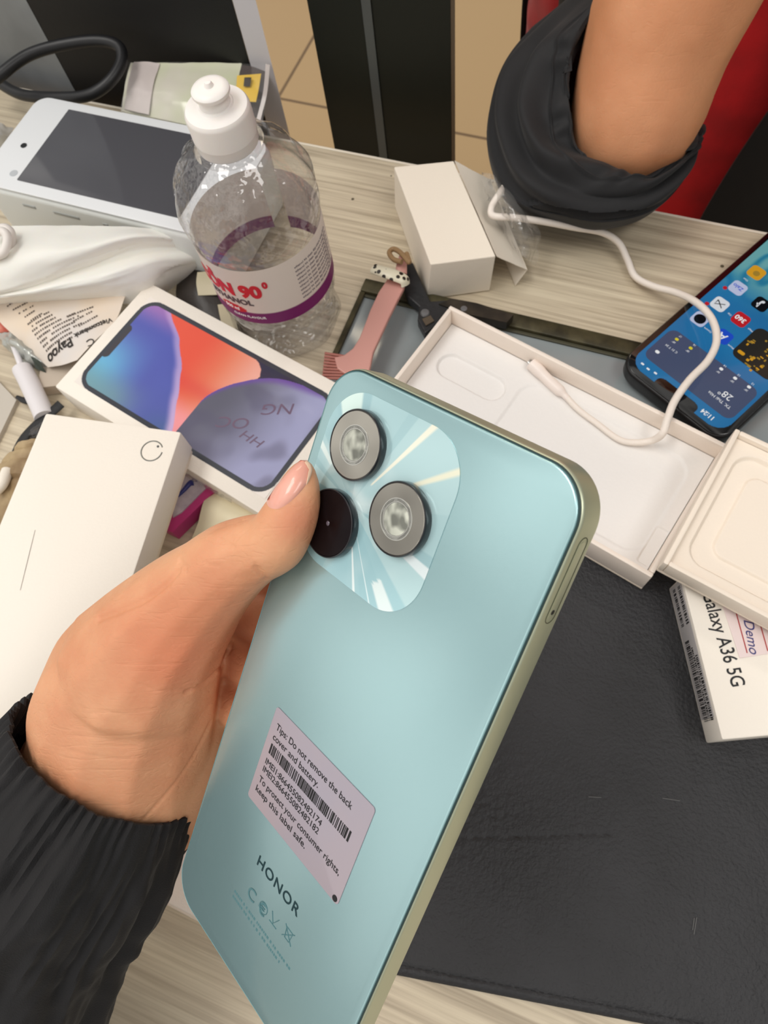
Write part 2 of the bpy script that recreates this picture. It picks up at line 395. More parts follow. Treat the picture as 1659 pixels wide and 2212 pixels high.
# ================================================================== THINGS LYING LOW ON THE DESK
# framed glass plate
G0 = at(790, 603, 0.004); M_g = frame(G0, DE)
t = empty('glass_plate', M_g, 'grey glass plate with olive metal frame, under the comb and open box', 'glass plate')
gl = mat('grey_glass', (150, 158, 160), 0.18, coat=0.6, var=0.06, vscale=15)
olive = mat('olive_frame', (88, 82, 58), 0.45, metal=0.3, var=0.45, vscale=60, bump=0.3, bscale=200)
GW, GD = 0.40, 0.118
mesh('glass_pane', *box(GW-0.006, GD-0.006, -0.0036, -0.0022, GW/2, -GD/2, 0.0002), gl, t)
mesh('frame_rail', *box(GW, 0.010, -0.0036, 0.0012, GW/2, -0.005, 0.0006), olive, t)
mesh('frame_rail', *box(0.0035, GD-0.0102, -0.0036, 0.0006, 0.00175, -GD/2-0.005, 0.0005), olive, t)
mesh('rail_lip', *box(GW-0.0042, 0.0022, -0.0022, -0.0008, GW/2, -0.0115, 0.0002), mat('dark_lip', (70, 68, 52), 0.5), t)

# leather mat
leather = mat('black_leatherette', (40, 40, 43), 0.48, bump=0.65, bscale=620, bdetail=5, bdist=0.0008, var=0.18, vscale=25)
m0 = at(879, 2110, 0.0); m1 = at(1390, 2211, 0.0); dm = (m1-m0).normalized()
M_m = frame(m0, dm)
t = empty('desk_mat', M_m, 'large black leatherette desk mat with a stitched edge, under the phone boxes', 'desk mat')
sm0 = M_m.inverted() @ at(1050, 1853, 0); sm1 = M_m.inverted() @ at(1560, 1840, 0)
def matz(x, y):
    z = 0.0022
    z += 0.0007*math.exp(-((x-0.06)**2+(y-0.075)**2)/0.0012)*noise.noise(Vector((x*420, y*420, 0)))
    z += 0.00012*noise.noise(Vector((x*160, y*160, 3)))
    z -= 0.0005*math.exp(-((y-sm0.y-(sm1.y-sm0.y)*(x-sm0.x)/(sm1.x-sm0.x))/0.0007)**2)*(1 if x < sm1.x else 0)
    if y < 0.006: z -= 0.0005*math.exp(-((y-0.0045)/0.0006)**2)
    e_ = y/0.0025
    if e_ < 1: z -= 0.0015*(1-e_)**2
    return z
MWx, MDy = 0.36, 0.235
V, F = gridxy(MWx, MDy, 300, 220, 0, matz, -0.05, 0)
V2 = [(v[0], v[1], 0.0002) for v in V]; k = len(V)
nx, ny = 300, 220
Fs = list(F)
idx = [i for i in range(nx+1)]+[(j*(nx+1)+nx) for j in range(1, ny+1)]+[ny*(nx+1)+i for i in range(nx-1, -1, -1)]+[j*(nx+1) for j in range(ny-1, 0, -1)]
Vb = [(V[i][0], V[i][1], 0.0002) for i in idx]; kk = len(V); n_ = len(idx)
for i in range(n_): Fs.append((idx[i], kk+i, kk+(i+1) % n_, idx[(i+1) % n_]))
Fs.append(tuple(kk+i for i in range(n_)))
mesh('mat_sheet', V+Vb, Fs, leather, t)
st = []
for i in range(70): st.append(box(0.0022, 0.0004, 0.0016, 0.00195, -0.045+i*0.0036, 0.0045, 0.0001))
o = mesh('stitching', *join(*st), mat('black_thread', (26, 26, 28), 0.7), t)
scm = mat('pale_scuff', (92, 92, 92), 0.6)
for (px, py, l, a) in ((1502, 2000, 0.007, 80), (1498, 1996, 0.005, 82), (1285, 1722, 0.006, 5), (1450, 1727, 0.008, 0)):
    p = M_m.inverted() @ at(px, py, 0.0025); b = box(l, 0.0004, 0.0024, 0.0026, 0, 0, 0.0001)
    mesh('scuff', [Matrix.Translation((p.x, p.y, 0)) @ Matrix.Rotation(math.radians(a), 4, 'Z') @ Vector(v) for v in b[0]], b[1], scm, t)['label'] = 'pale scuff mark'

# ================================================================== BOXES
def boxframe(p, q, z): 
    a, b = at(*p, z), at(*q, z); return frame(a, b-a), (b-a).length

# --- open phone box (tray)
fl_ = Vector((0.0075, 0.2686, 0)); frr = Vector((0.1466, 0.1709, 0)); dT = (frr-fl_).normalized()
M_t = frame((fl_.x, fl_.y, 0.0035), dT)            # x along the box, y to the back; inner corner at 0
TL, TW, TH = 0.170, 0.0815, 0.0215
t = empty('phone_box', M_t, 'open white box base with paper insert, charging cable dipping into it', 'box')
th = 0.0026
base = join(box(TL+2*th, TW+2*th, 0, 0.0018, TL/2, -TW/2, 0.0004))
mesh('box_floor', *base, paper2, t)
wallm = mat('cream_box_wall', (240, 228, 216), 0.55, bump=0.1, bscale=900)
mesh('box_wall', *box(TL+2*th, th, 0.0019, TH, TL/2, th/2, 0.0006), wallm, t)
mesh('box_wall', *box(TL+2*th, th, 0.0019, TH, TL/2, -TW-th/2, 0.0006), wallm, t)
mesh('box_wall', *box(th, TW, 0.0019, TH, -th/2, -TW/2, 0.0006), wallm, t)
mesh('box_wall', *box(th, TW, 0.0019, TH, TL+th/2, -TW/2, 0.0006), wallm, t)
def sdrr(x, y, cx, cy, w, h, r):
    qx = abs(x-cx)-w/2+r; qy = abs(y-cy)-h/2+r
    return math.hypot(max(qx, 0), max(qy, 0))+min(max(qx, qy), 0)-r
def sm(t): t = min(max(t, 0), 1); return t*t*(3-2*t)
def trayz(x, y):
    yy = -(y-TW) if False else y
    z = 0.0085
    c = sdrr(x, y, 0.030, TW-0.026, 0.046, 0.018, 0.009)       # capsule recess at the left end
    z -= 0.0022*sm(-c/0.0016)
    c = sdrr(x, y, TL*0.65, TW*0.49, TL*0.62, TW*0.80, 0.012)
    z -= 0.0010*sm(-c/0.0022)
    c = sdrr(x, y, TL-0.004, 0.018, 0.008, 0.024, 0.002); z -= 0.0010*sm(-c/0.001)
    z += 0.0008*noise.noise(Vector((x*22+0.4, y*22+0.3, 1.37)))
    return z
V, F = gridxy(TL-0.0006, TW-0.0006, 340, 164, 0, trayz, 0.0003, -TW+0.0003)
mesh('box_insert', V, F, mat('white_paper_insert', (232, 229, 226), 0.7, bump=0.2, bscale=500), t)

# --- lid lying across its corner
ZL = 0.031
La = at(1432, 1215, ZL+0.013); Lb = at(1590, 925, ZL+0.013)
xd = (Lb-La).normalized(); M_l = frame((La.x, La.y, ZL), xd)    # x towards the back, y to the left => interior at -y
LL, LW = (Lb-La).length, 0.165
t = empty('box_lid', M_l, 'shallow white lid with rounded embossed lines, resting on the open box', 'box')
mesh('lid_floor', *box(LL, LW, 0, 0.002, LL/2, -LW/2, 0.0005), paper2, t)
lw = mat('warm_lid_card', (238, 226, 211), 0.55, bump=0.12, bscale=700)
for (w, h, cx, cy) in ((LL, th, LL/2, -th/2), (LL, th, LL/2, -LW+th/2), (th, LW-2*th, th/2, -LW/2), (th, LW-2*th, LL-th/2, -LW/2)):
    mesh('lid_wall', *box(w, h, 0.0021, 0.013, cx, cy, 0.0006), lw, t)
def lidz(x, y):
    yy = -y; z = 0.0095
    c = sdrr(x, y, LL/2, LW/2, LL-0.016, LW-0.014, 0.010); z -= 0.0022*sm(-c/0.0016)
    c = sdrr(x, y, LL/2, LW/2, LL-0.034, LW-0.032, 0.007); z += 0.0014*sm(-c/0.0014)
    return z
V, F = gridxy(LL-2*th-0.0004, LW-2*th-0.0004, 180, 320, 0, lambda x, y: lidz(x+th, y+th), th+0.0002, -LW+th+0.0002)
mesh('lid_insert', V, F, lw, t)

# --- printed phone box under it
ZG = 0.025
Ga = at(1560, 1598, ZG); Gb = at(1478, 1270, ZG); Gc = at(1659, 1590, ZG)
xd = (Gb-Ga).normalized(); M_x = frame((Ga.x, Ga.y, 0.0026), xd)      # x away from viewer; interior at -y
GLn, GWd, GHt = 0.0775, 0.160, ZG-0.0026
t = empty('phone_box', M_x, 'closed white box with black printed model name, on the mat under the lid', 'box')
mesh('box_body', *box(GLn, GWd, 0, GHt, GLn/2, -GWd/2, 0.0007), paper, t)
def onbox(px, py, z): return M_x.inverted() @ at(px, py, z)
p0 = onbox(1522, 1300, ZG); p1 = onbox(1581, 1484, ZG)
d_ = (p1-p0); ang = math.atan2(d_.y, d_.x)
o = text('model_lettering', 'Galaxy A36 5G', 0.0094, ink, t, Matrix.Identity(4), bold=0.00006)
wd_ = max(v.co.x for v in o.data.vertices); full = d_.length*13.2/11.9; pst = p1-d_.normalized()*full
for v in o.data.vertices: v.co.x *= full/wd_
o.data.transform(Matrix.Translation((pst.x, pst.y, GHt+0.0001)) @ Matrix.Rotation(ang, 4, 'Z'))
# price ticket
q0 = onbox(1597, 1422, ZG)
tk = mesh('price_ticket', *[[(Matrix.Translation((q0.x, q0.y, 0)) @ Matrix.Rotation(math.radians(3), 4, 'Z') @ Vector(v)) for v in box(0.030, 0.018, GHt+0.0001, GHt+0.0004, 0.015, -0.009, 0.0001)[0]], box(0.03, 0.018, GHt+0.0001, GHt+0.0004, 0.015, -0.009, 0.0001)[1]], mat('pink_ticket', (232, 214, 212), 0.5), t)
tk['label'] = 'pale pink ticket with red lines'
redl = mat('red_line', (170, 40, 40), 0.5)
for yy in (-0.004, -0.0135):
    mesh('ruled_line', *[[Vector((q0.x, q0.y, 0))+Vector(v) for v in box(0.022, 0.0005, GHt+0.0004, GHt+0.00055, 0.013, yy, 0.00005)[0]], box(0.022, 0.0005, GHt+0.0004, GHt+0.00055, 0.013, yy, 0.00005)[1]], redl, tk)
text('handwriting', 'Demo', 0.0065, mat('blue_pen', (60, 60, 120), 0.5), tk, Matrix.Translation((q0.x+0.018, q0.y-0.0065, GHt+0.0005)) @ Matrix.Rotation(math.radians(175), 4, 'Z'), shear=0.3)
# side labels with bar codes on the long left side (y = 0 face)
sl = mat('grey_label', (190, 186, 186), 0.5)
V, F = box(0.066, GHt*0.8, 0, 0.0002, 0, 0, 0.0001)
Ms = Matrix.Translation((0.0435, 0.0001, GHt/2)) @ Matrix.Rotation(-PI/2, 4, 'X')
s1 = mesh('side_label', [Ms @ Vector(v) for v in V], F, sl, t)
rnd = random.Random(4); bars = []
for blk, (x0, x1, y0, y1) in enumerate(((-0.034, 0.004, -0.0005, 0.0055), (-0.034, -0.004, -0.0075, -0.004), (-0.034, 0.0, -0.0032, -0.0012), (0.012, 0.031, -0.007, -0.003), (0.012, 0.031, 0.001, 0.005))):
    x = x0
    while x < x1:
        w = rnd.choice((0.0003, 0.0005, 0.0008)); bars.append(([Ms @ Vector(v) for v in box(w, y1-y0, 0.0002, 0.0003, x, (y0+y1)/2, 0.00003)[0]], box(w, y1-y0, 0.0002, 0.0003, x, (y0+y1)/2, 0.00003)[1])); x += w+rnd.choice((0.0003, 0.0006, 0.0004))
mesh('bar_code', *join(*bars), ink, s1)

# --- flat boxed phone with the colourful print
ZP = 0.027
Pa, Pd_, Pb = Vector((-0.1806, 0.2915, 0)), Vector((-0.0572, 0.2081, 0)), Vector((-0.2199, 0.2312, 0))
xd = ((Pd_-Pa)+(Vector((-0.0984, 0.1516, 0))-Pb)).normalized()
M_i = frame((Pb.x, Pb.y, 0.0), xd)        # origin: print corner nearest left; x along, y to the back
t = empty('phone_box', M_i, 'white box printed with blue and red petal wallpaper, left of the held phone', 'box')
PL, PW, MG = 0.1467, 0.0717, 0.0085
mesh('box_body', *box(PL+2*MG, PW+2*MG, 0.0, ZP-0.0002, PL/2, PW/2, 0.0008), paper, t)
def loc_i(px, py): v = M_i.inverted() @ at(px, py, ZP); return (v.x, v.y)
s_curve = [loc_i(*p) for p in ((345, 640), (370, 680), (388, 735), (392, 800), (384, 860), (372, 930), (366, 1010))]
ell_c = loc_i(578, 940); 
rose_end = loc_i(560, 800)
def curve_x(y):
    ys = sorted(s_curve, key=lambda q: q[1])
    if y <= ys[0][1]: return ys[0][0]
    for a, b in zip(ys, ys[1:]):
        if a[1] <= y <= b[1]: f_ = (y-a[1])/(b[1]-a[1]); f_ = f_*f_*(3-2*f_)*0.3+f_*0.7; return a[0]+(b[0]-a[0])*f_
    return ys[-1][0]
def mixc(a, b, f_): f_ = min(max(f_, 0), 1); return tuple(a[i]*(1-f_)+b[i]*f_ for i in range(3))
dome = [loc_i(*p) for p in ((405, 925), (420, 885), (455, 850), (520, 825), (600, 818), (690, 845), (735, 862))]
red_poly = [loc_i(*p) for p in ((300, 560), (420, 640), (500, 700), (530, 752), (547, 770), (559, 784), (564, 799), (561, 814), (549, 824), (510, 850), (420, 980), (340, 1100))]
dome = [(p.x, p.y) for p in cat([Vector((a_, b_, 0)) for a_, b_ in dome], 10)]
def wallp(x, y):
    # outside: print is black-framed phone face
    e = sdrr(x, y, PL/2, PW/2, PL, PW, 0.0115)
    if e > 0: return (0.93, 0.90, 0.87)
    if e > -0.0028: return (0.24, 0.25, 0.28)
    # notch at x = 0 side
    nd = sdrr(x, y, 0.0, PW/2, 0.0130, 0.026, 0.003)
    if nd < 0: return (0.26, 0.25, 0.27)
    if x < 0.0046 and False: return (0.2, 0.2, 0.2)
    cx_ = curve_x(y)
    d = x-cx_
    fy = y/PW                     # 0 near viewer side, 1 far side
    # big violet dome at the lower right
    u_ = x-ell_c[0]; w_ = y-ell_c[1]
    inside = 0
    # dome boundary: y below curve
    top_y = None
    pts = dome
    for a, b in zip(pts, pts[1:]):
        if min(a[0], b[0]) <= x <= max(a[0], b[0]):
            yy = a[1]+(b[1]-a[1])*(x-a[0])/(b[0]-a[0]+1e-9); top_y = yy if top_y is None else max(top_y, yy)
    if x > pts[-1][0]: top_y = pts[-1][1]
    if top_y is not None and y < top_y:
        q = (top_y-y)
        base = mixc((0.39, 0.39, 0.45), (0.62, 0.63, 0.77), sm((x-0.085)/0.055)+0.25*sm((0.03-y)/0.03))
        base = mixc(base, (0.30, 0.29, 0.36), sm((0.018-y)/0.02)*sm((0.10-x)/0.03))
        base = mixc(base, (0.36, 0.35, 0.44), 0.45*sm(noise.noise(Vector((x*70, y*70, 5)))*1.6+0.2)); return mixc((0.43, 0.33, 0.62), base, sm(q/0.006))
    if d < 0:
        f1 = sm(fy*1.5-0.55)
        col = mixc((0.36, 0.40, 0.68), (0.33, 0.36, 0.70), fy)
        col = mixc(col, (0.62, 0.45, 0.72), sm((fy-0.72)/0.25))
        col = mixc(col, (0.42, 0.70, 0.85), sm((0.040-x)/0.035)*sm((0.75-fy)/0.5))
        col = mixc(col, (0.46, 0.60, 0.62), sm((0.34-fy)/0.3)*sm((0.055-x)/0.03)*0.8)
        col = mixc(col, (0.30, 0.42, 0.60), sm((0.25-fy)/0.25)*sm((x-0.045)/0.03)*0.8)
        col = mixc(col, (0.84, 0.72, 0.88), sm((d+0.0075)/0.006)*(0.95-0.5*fy))
        return col
    # red petal
    re = sdrr(x, y, 0.060, PW*1.0, 0.085, PW*1.35, 0.012)
    if not inpoly(x, y, red_poly): return (0.21, 0.21, 0.29)
    col = mixc((0.90, 0.36, 0.28), (0.90, 0.50, 0.38), sm((x-0.05)/0.03))
    col = mixc(col, (0.93, 0.68, 0.62), sm((x-0.068)/0.03))
    col = mixc(col, (0.96, 0.62, 0.64), sm((0.42-fy)/0.25))
    col = mixc(col, (0.86, 0.30, 0.28), 0.5*math.exp(-((fy-0.48)/0.08)**2))
    return col
NX, NY = 420, 206
V, F = gridxy(PL, PW, NX, NY, ZP)
painted('front_print', (V, F), lambda i, co: wallp(co.x, co.y), t, mat('film_wrapped_print', (255, 255, 255), 0.16, attr=True, coat=0.4))
refl = mat('painted_reflection_violet', (106, 86, 108), 0.3)  # handwriting mirrored in the wrap film, painted on as violet letters
for (s_, px, py, sz, an) in (('NG', 640, 872, 0.010, 182), ('OC', 545, 905, 0.010, 176), ('HH', 575, 955, 0.008, 150)):
    q = loc_i(px, py); text('painted_reflection_text', s_, sz, refl, t, Matrix.Translation((q[0], q[1], ZP+0.00005)) @ Matrix.Rotation(math.radians(an+30), 4, 'Z'), ext=0.00002, sx=1.3, shear=0.2)
wrap = sheet([[at(398, 1020, ZP+0.0005), at(440, 1045, ZP+0.0012), at(500, 1080, ZP+0.0006)], [at(398, 1028, ZP-0.004), at(440, 1052, ZP-0.003), at(500, 1088, ZP-0.004)]], 10, 5, 0.0006, 300, 2, 0.0001)
filmm = film('shrink_film', (1, 1, 1), 3.0, 0.08, 0.05, 0.5, 300)
mesh('shrink_film', *wrap, filmm, t, True, True)

# --- plain white box with a ring mark
ZR0, ZR1 = 0.030, 0.052
Ra = at(100, 896, ZR1); Rb = at(387, 936, ZR1); xd = (Rb-Ra).normalized()
dl = (at(0, 1285, ZR1)-Ra); 
M_r = frame((Ra.x, Ra.y, ZR0), xd)
RW_ = (Rb-Ra).length
t = empty('phone_box', M_r, 'plain white phone box with a small ring mark in one corner, propped behind the hand', 'box')
mesh('box_body', *box(RW_, 0.165, 0, ZR1-ZR0-0.006, RW_/2, -0.0825, 0.0007), paper2, t)
mesh('box_cover', *box(RW_+0.0016, 0.167, 0.0035, ZR1-ZR0, RW_/2, -0.0825, 0.0009), paper, t)
q = M_r.inverted() @ at(328, 974, ZR1)
mesh('ring_mark', *(lambda VF: ([Vector(v)+Vector((q.x, q.y, ZR1-ZR0)) for v in VF[0]], VF[1]))(tube([(0.0058*math.cos(a*PI/12), 0.0058*math.sin(a*PI/12), 0) for a in range(2, 25)], 0.00035, 8, 3)), mat('grey_foil', (120, 120, 115), 0.3, metal=0.6), t)
mesh('ring_dot', *(lambda VF: ([Vector(v)+Vector((q.x+0.0025, q.y+0.003, ZR1-ZR0)) for v in VF[0]], VF[1]))(ball((0, 0, 0), 0.0007)), mat('grey_dot', (90, 90, 90), 0.4), t)
c0 = M_r.inverted() @ at(76, 1145, ZR1); c1 = M_r.inverted() @ at(44, 1275, ZR1)
mesh('crease_line', *tube([(c0.x, c0.y, ZR1-ZR0), ((c0.x+c1.x)/2, (c0.y+c1.y)/2, ZR1-ZR0+0.0001), (c1.x, c1.y, ZR1-ZR0)], 0.0002, 6, 4), mat('crease_grey', (170, 165, 158), 0.7), t)

# --- small carton with an open end flap
ZC = 0.032
Ca = at(930, 571, ZC); Cb = at(1071, 553, ZC); Cd = at(851, 360, ZC)
xd = (Cb-Ca).normalized(); yd = (Cd-Ca).normalized()
t = empty('carton', frame((Ca.x, Ca.y, 0.0008), xd), 'small white carton with an open side flap, standing near the desk back edge', 'carton')
CW, CD = (Cb-Ca).length, (Cd-Ca).length
cm = mat('cream_carton', (240, 230, 214), 0.6, bump=0.12, bscale=800)
A0 = at(922, 647, 0.0008); B0 = at(1058, 628, 0.0008); D0 = Vector((Cd.x-0.002, Cd.y-0.002, 0.0008)); E0 = D0+(B0-A0); E1 = at(980, 347, ZC)
V = [A0, B0, E0, D0, Ca, Cb, E1, Cd]; F = [(3, 2, 1, 0), (4, 5, 6, 7), (0, 1, 5, 4), (1, 2, 6, 5), (2, 3, 7, 6), (3, 0, 4, 7)]
o = mesh('carton_body', V, F, cm, t, False, True)
bv = o.modifiers.new('b', 'BEVEL'); bv.width = 0.0007; bv.segments = 2
fl1 = at(1139, 582, 0.012); fl0 = at(1060, 388, 0.020)
mesh('flap', *sheet([[E1+Vector((0.0005, 0, 0)), (E1+Cb)/2+Vector((0.0005, 0, 0)), Cb+Vector((0.0005, 0, 0))], [(E1+fl0)/2, (E1+fl0+Cb+fl1)/4-Vector((0, 0, 0.001)), (Cb+fl1)/2], [fl0, (fl0+fl1)/2, fl1]], 8, 6, 0.0002, 60, 1, 0.0006), cm, t, True, True)
f2 = at(1113, 617, 0.001); f3 = at(1040, 430, 0.003)
mesh('flap_lip', *sheet([[fl0, (fl0+fl1)/2, fl1], [f3, (f3+f2)/2, f2]], 8, 6, 0.0, 60, 1, 0.0006), cm, t, True, True)

# --- white box below the hand, bottom left
Wa = at(340, 1958, 0.020); Wb = at(440, 2012, 0.020)
xd = (Wb-Wa).normalized(); M_w = frame((Wa.x, Wa.y, 0.0), xd)
t = empty('phone_box', M_w, 'white box mostly hidden below the held phone and dark sleeve, bottom left', 'box')
mesh('box_body', *box(0.13, 0.082, 0, 0.012, -0.032, 0.041, 0.0007), paper2, t)
mesh('box_cover', *box(0.13, 0.080, 0.0125, 0.020, -0.032, 0.043, 0.0008), paper, t)
mesh('box_label', *rrprism(0.115, 0.060, 0.006, 0.0202, 0.0216, 0.0003, 6, -0.032, 0.047), mat('glossy_white_plate', (235, 230, 226), 0.3), t)

# ================================================================== BOTTLE
bc = at(626, 688, 0.0)
t = empty('spirit_bottle', (bc.x, bc.y, 0.0005), 'clear plastic bottle of rubbing alcohol with a white cap and red lettered label', 'bottle')
pet = film('clear_pet', (0.97, 0.97, 0.975), 1.8, 0.03, 0.02, 0.9, 85, 0.004)
prof = [(0.004, 0.004), (0.018, 0.0032), (0.026, 0.0004), (0.0315, 0.0015), (0.0335, 0.006), (0.0338, 0.016), (0.0328, 0.024), (0.0350, 0.034), (0.0354, 0.042), (0.0352, 0.064), (0.0355, 0.086),
        (0.0366, 0.092), (0.0370, 0.100), (0.0362, 0.108), (0.0335, 0.116), (0.0285, 0.124), (0.0215, 0.1305), (0.0160, 0.1345), (0.0140, 0.137), (0.0140, 0.150)]
pc = cat([Vector((r, z, 0)) for r, z in prof], 4); prof2 = [(p.x, p.y) for p in pc]
def ribbed(P, n=128, inset=0.0):
    R = []
    for r, z in P:
        ring = []
        for j in range(n):
            a = 2*PI*j/n; q = r-inset
            if z < 0.034: q += 0.0013*math.sin(a*7+z*160)*sm(z/0.006)*sm((0.034-z)/0.008)
            if 0.094 < z < 0.132: q += (0.0009*math.cos(a*14)+0.0006*noise.noise(Vector((math.cos(a)*4, math.sin(a)*4, z*120))))*sm((z-0.094)/0.012)*sm((0.132-z)/0.008)
            ring.append((q*math.cos(a), q*math.sin(a), z))
        R.append(ring)
    return R
inner = [(max(r-0.0006, 0.002), z+0.0006) for r, z in prof2][:-4]
outer = ribbed(prof2); inn = ribbed(inner)
V, F = rings(outer, caps=False)
mesh('bottle_body', V, F, pet, t)
capm = mat('white_cap_plastic', (238, 234, 230), 0.38, sss=0.1)
def capring(P, ribs=0, amp=0.0, n=160):
    return rings([[((r+(amp*math.cos(ribs*2*PI*j/n) if fl else 0))*math.cos(2*PI*j/n), (r+(amp*math.cos(ribs*2*PI*j/n) if fl else 0))*math.sin(2*PI*j/n), z) for j in range(n)] for r, z, fl in P])
cap = mesh('cap', *capring([(0.0142, 0.1352, 0), (0.0148, 0.1350, 0), (0.0150, 0.1356, 0), (0.0150, 0.1395, 0), (0.01525, 0.1400, 0), (0.01525, 0.1406, 1), (0.01525, 0.1512, 1), (0.0151, 0.1522, 0), (0.0143, 0.1534, 0), (0.0120, 0.1541, 0), (0.0086, 0.1546, 0), (0.0080, 0.1552, 0), (0.001, 0.1553, 0)], 80, 0.00012), capm, t)
noz = mesh('push_spout', *lathe([(0.0074, 0.1545), (0.0070, 0.1570), (0.0068, 0.1592), (0.0084, 0.1600), (0.0088, 0.1608), (0.0087, 0.1618), (0.0080, 0.1626), (0.0060, 0.1633), (0.0022, 0.1634), (0.0018, 0.1645), (0.0014, 0.1652), (0.0006, 0.1654), (0.0001, 0.1654)]), capm, t)
mesh('neck_ring', *lathe([(0.0140, 0.1328), (0.0172, 0.1330), (0.0175, 0.1338), (0.0170, 0.1344), (0.0141, 0.1346)]), clear, t)
# label: bent strip facing the camera, gap at the back
LZ0, LZ1, LR = 0.0425, 0.0865, 0.03585
face = math.atan2(-bc.y, -bc.x)               # direction to the camera foot
c_shift = face-math.radians(24)
def lab_pt(s, z, r=LR): a = c_shift+s/LR; return (r*math.cos(a), r*math.sin(a), z)
half = LR*math.radians(172)
NXl, NZl = 200, 60
V = []; F = []
for j in range(NZl+1):
    for i in range(NXl+1): V.append(lab_pt(-half+2*half*i/NXl, LZ0+(LZ1-LZ0)*j/NZl))
F = [(j*(NXl+1)+i, j*(NXl+1)+i+1, (j+1)*(NXl+1)+i+1, (j+1)*(NXl+1)+i) for j in range(NZl) for i in range(NXl)]
def labcol(i, co):
    s = (i % (NXl+1))/NXl*2*half-half; z = co.z-LZ0
    if ((s+0.0165)/0.0085)**2+((z-0.0105)/0.0031)**2 < 1: return (0.83, 0.17, 0.22)
    if z < 0.0092: 
        return (0.50, 0.14, 0.42)
    return (0.93, 0.89, 0.85)
lb = painted('label', (V, F), labcol, t, mat('bottle_label', (255, 255, 255), 0.45, attr=True))
lb['label'] = 'white label with a purple band and red lettering'
Nl = lb.data.materials[0].node_tree; bl_ = Nl.nodes['Principled BSDF']; tl_ = Nl.nodes.new('ShaderNodeBsdfTranslucent'); al_ = next(n for n in Nl.nodes if n.type == 'ATTRIBUTE')
ml_ = Nl.nodes.new('ShaderNodeMixShader'); ml_.inputs[0].default_value = 0.28; Nl.links.new(al_.outputs['Color'], tl_.inputs['Color'])
Nl.links.new(bl_.outputs[0], ml_.inputs[1]); Nl.links.new(tl_.outputs[0], ml_.inputs[2]); Nl.links.new(ml_.outputs[0], Nl.nodes['Material Output'].inputs['Surface'])
def bend(z0, x0, r=LR+0.00022): return lambda co: Vector(lab_pt(co.x+x0, co.y+z0, r+co.z))
red = mat('red_print', (200, 28, 44), 0.45)
text('red_lettering', 'C\u1ed2N 90', 0.0128, red, lb, None, sx=0.96, bend=bend(LZ0+0.0232, -0.0385), bold=0.0007)
text('red_lettering', '0', 0.0062, red, lb, None, sx=0.9, bend=bend(LZ0+0.0302, 0.0066), bold=0.0004)
text('grey_lettering', 'ETHANOL', 0.0058, mat('grey_print', (70, 66, 72), 0.45), lb, None, sx=1.05, bend=bend(LZ0+0.0162, -0.0300), bold=0.0002)
text('white_lettering', '500 ml', 0.0035, whiteink, lb, None, bend=bend(LZ0+0.0093, -0.0222), bold=0.00005)
text('white_lettering', 'CLEAN FLAVOUR', 0.0026, whiteink, lb, None, bend=bend(LZ0+0.0045, -0.018))
tiny = mat('tiny_print', (120, 110, 120), 0.5)
for k in range(9): 
    text('fine_print', 'ethanol 90 clean dry store away from', 0.0021, tiny, lb, None, bend=bend(LZ0+0.036-0.003*k, 0.026), seg=1)
# liquid low in the bottle
mesh('liquid', *lathe([(0.001, 0.0052), (0.026, 0.0052), (0.0318, 0.010), (0.0318, 0.019), (0.0300, 0.0212), (0.001, 0.0212)]), film('clear_liquid', (0.97, 0.97, 0.97), 1.2, 0.02, 0.0, 0.4, 60, 0.003), t)

# ================================================================== CARD TERMINAL with dark screen
ZT = 0.050
Ta = at(37, 393, ZT); Tb = at(388, 478, ZT); xd = (Tb-Ta).normalized()
M_p = frame((Ta.x, Ta.y, 0), xd, (0.0, 0.02, 1))
t = empty('payment_terminal', M_p, 'white handheld payment terminal with a dark blank screen, left of the bottle', 'payment terminal')
tw = mat('white_terminal_plastic', (226, 228, 230), 0.32)
SLn = (Tb-Ta).length; SWd = (at(118, 233, ZT)-Ta).length
bx0, bx1, by0, by1 = -0.030, SLn+0.030, -0.0095, SWd+0.0085
mesh('body', *rrprism(bx1-bx0, by1-by0, 0.010, 0.004, ZT-0.0012, 0.004, 8, (bx0+bx1)/2, (by0+by1)/2, 5), mat('white_terminal_body', (216, 219, 216), 0.4), t)
mesh('face_plate', *rrprism(bx1-bx0-0.002, by1-by0-0.002, 0.010, ZT-0.0011, ZT+0.0004, 0.0006, 8, (bx0+bx1)/2, (by0+by1)/2, 3), tw, t)
scr = mesh('screen', *rrprism(SLn, SWd, 0.0006, ZT+0.0005, ZT+0.0009, 0.0001, 3, SLn/2, SWd/2), mat('dark_screen_glass', (80, 80, 85), 0.08, coat=0.4), t)
q = M_p.inverted() @ at(51, 314, ZT)
mesh('front_camera', *lathe([(0.0001, 0.0), (0.0022, 0.0), (0.0022, 0.0003), (0.0001, 0.0004)], 24), glossblack, t).location = (q.x, q.y, ZT+0.0004)
q = M_p.inverted() @ at(30, 375, ZT)
mesh('round_mark', *lathe([(0.0001, 0.0), (0.0028, 0.0), (0.0028, 0.00012), (0.0001, 0.00012)], 24), mat('pale_mark', (188, 192, 196), 0.4), t).location = (q.x, q.y, ZT+0.0004)
for (px, py, l) in ((70, 437, 0.010), (152, 455, 0.020), (238, 474, 0.004)):
    q = M_p.inverted() @ at(px, py, 0.040)
    mesh('speaker_slot', *[[Vector(v)+Vector((q.x, by0-0.0001, 0.040)) for v in box(l, 0.0006, -0.0011, 0.0011, 0, 0, 0.0002)[0]], box(l, 0.0006, -0.0011, 0.0011, 0, 0, 0.0002)[1]], mat('grey_slot', (165, 168, 166), 0.5), t)

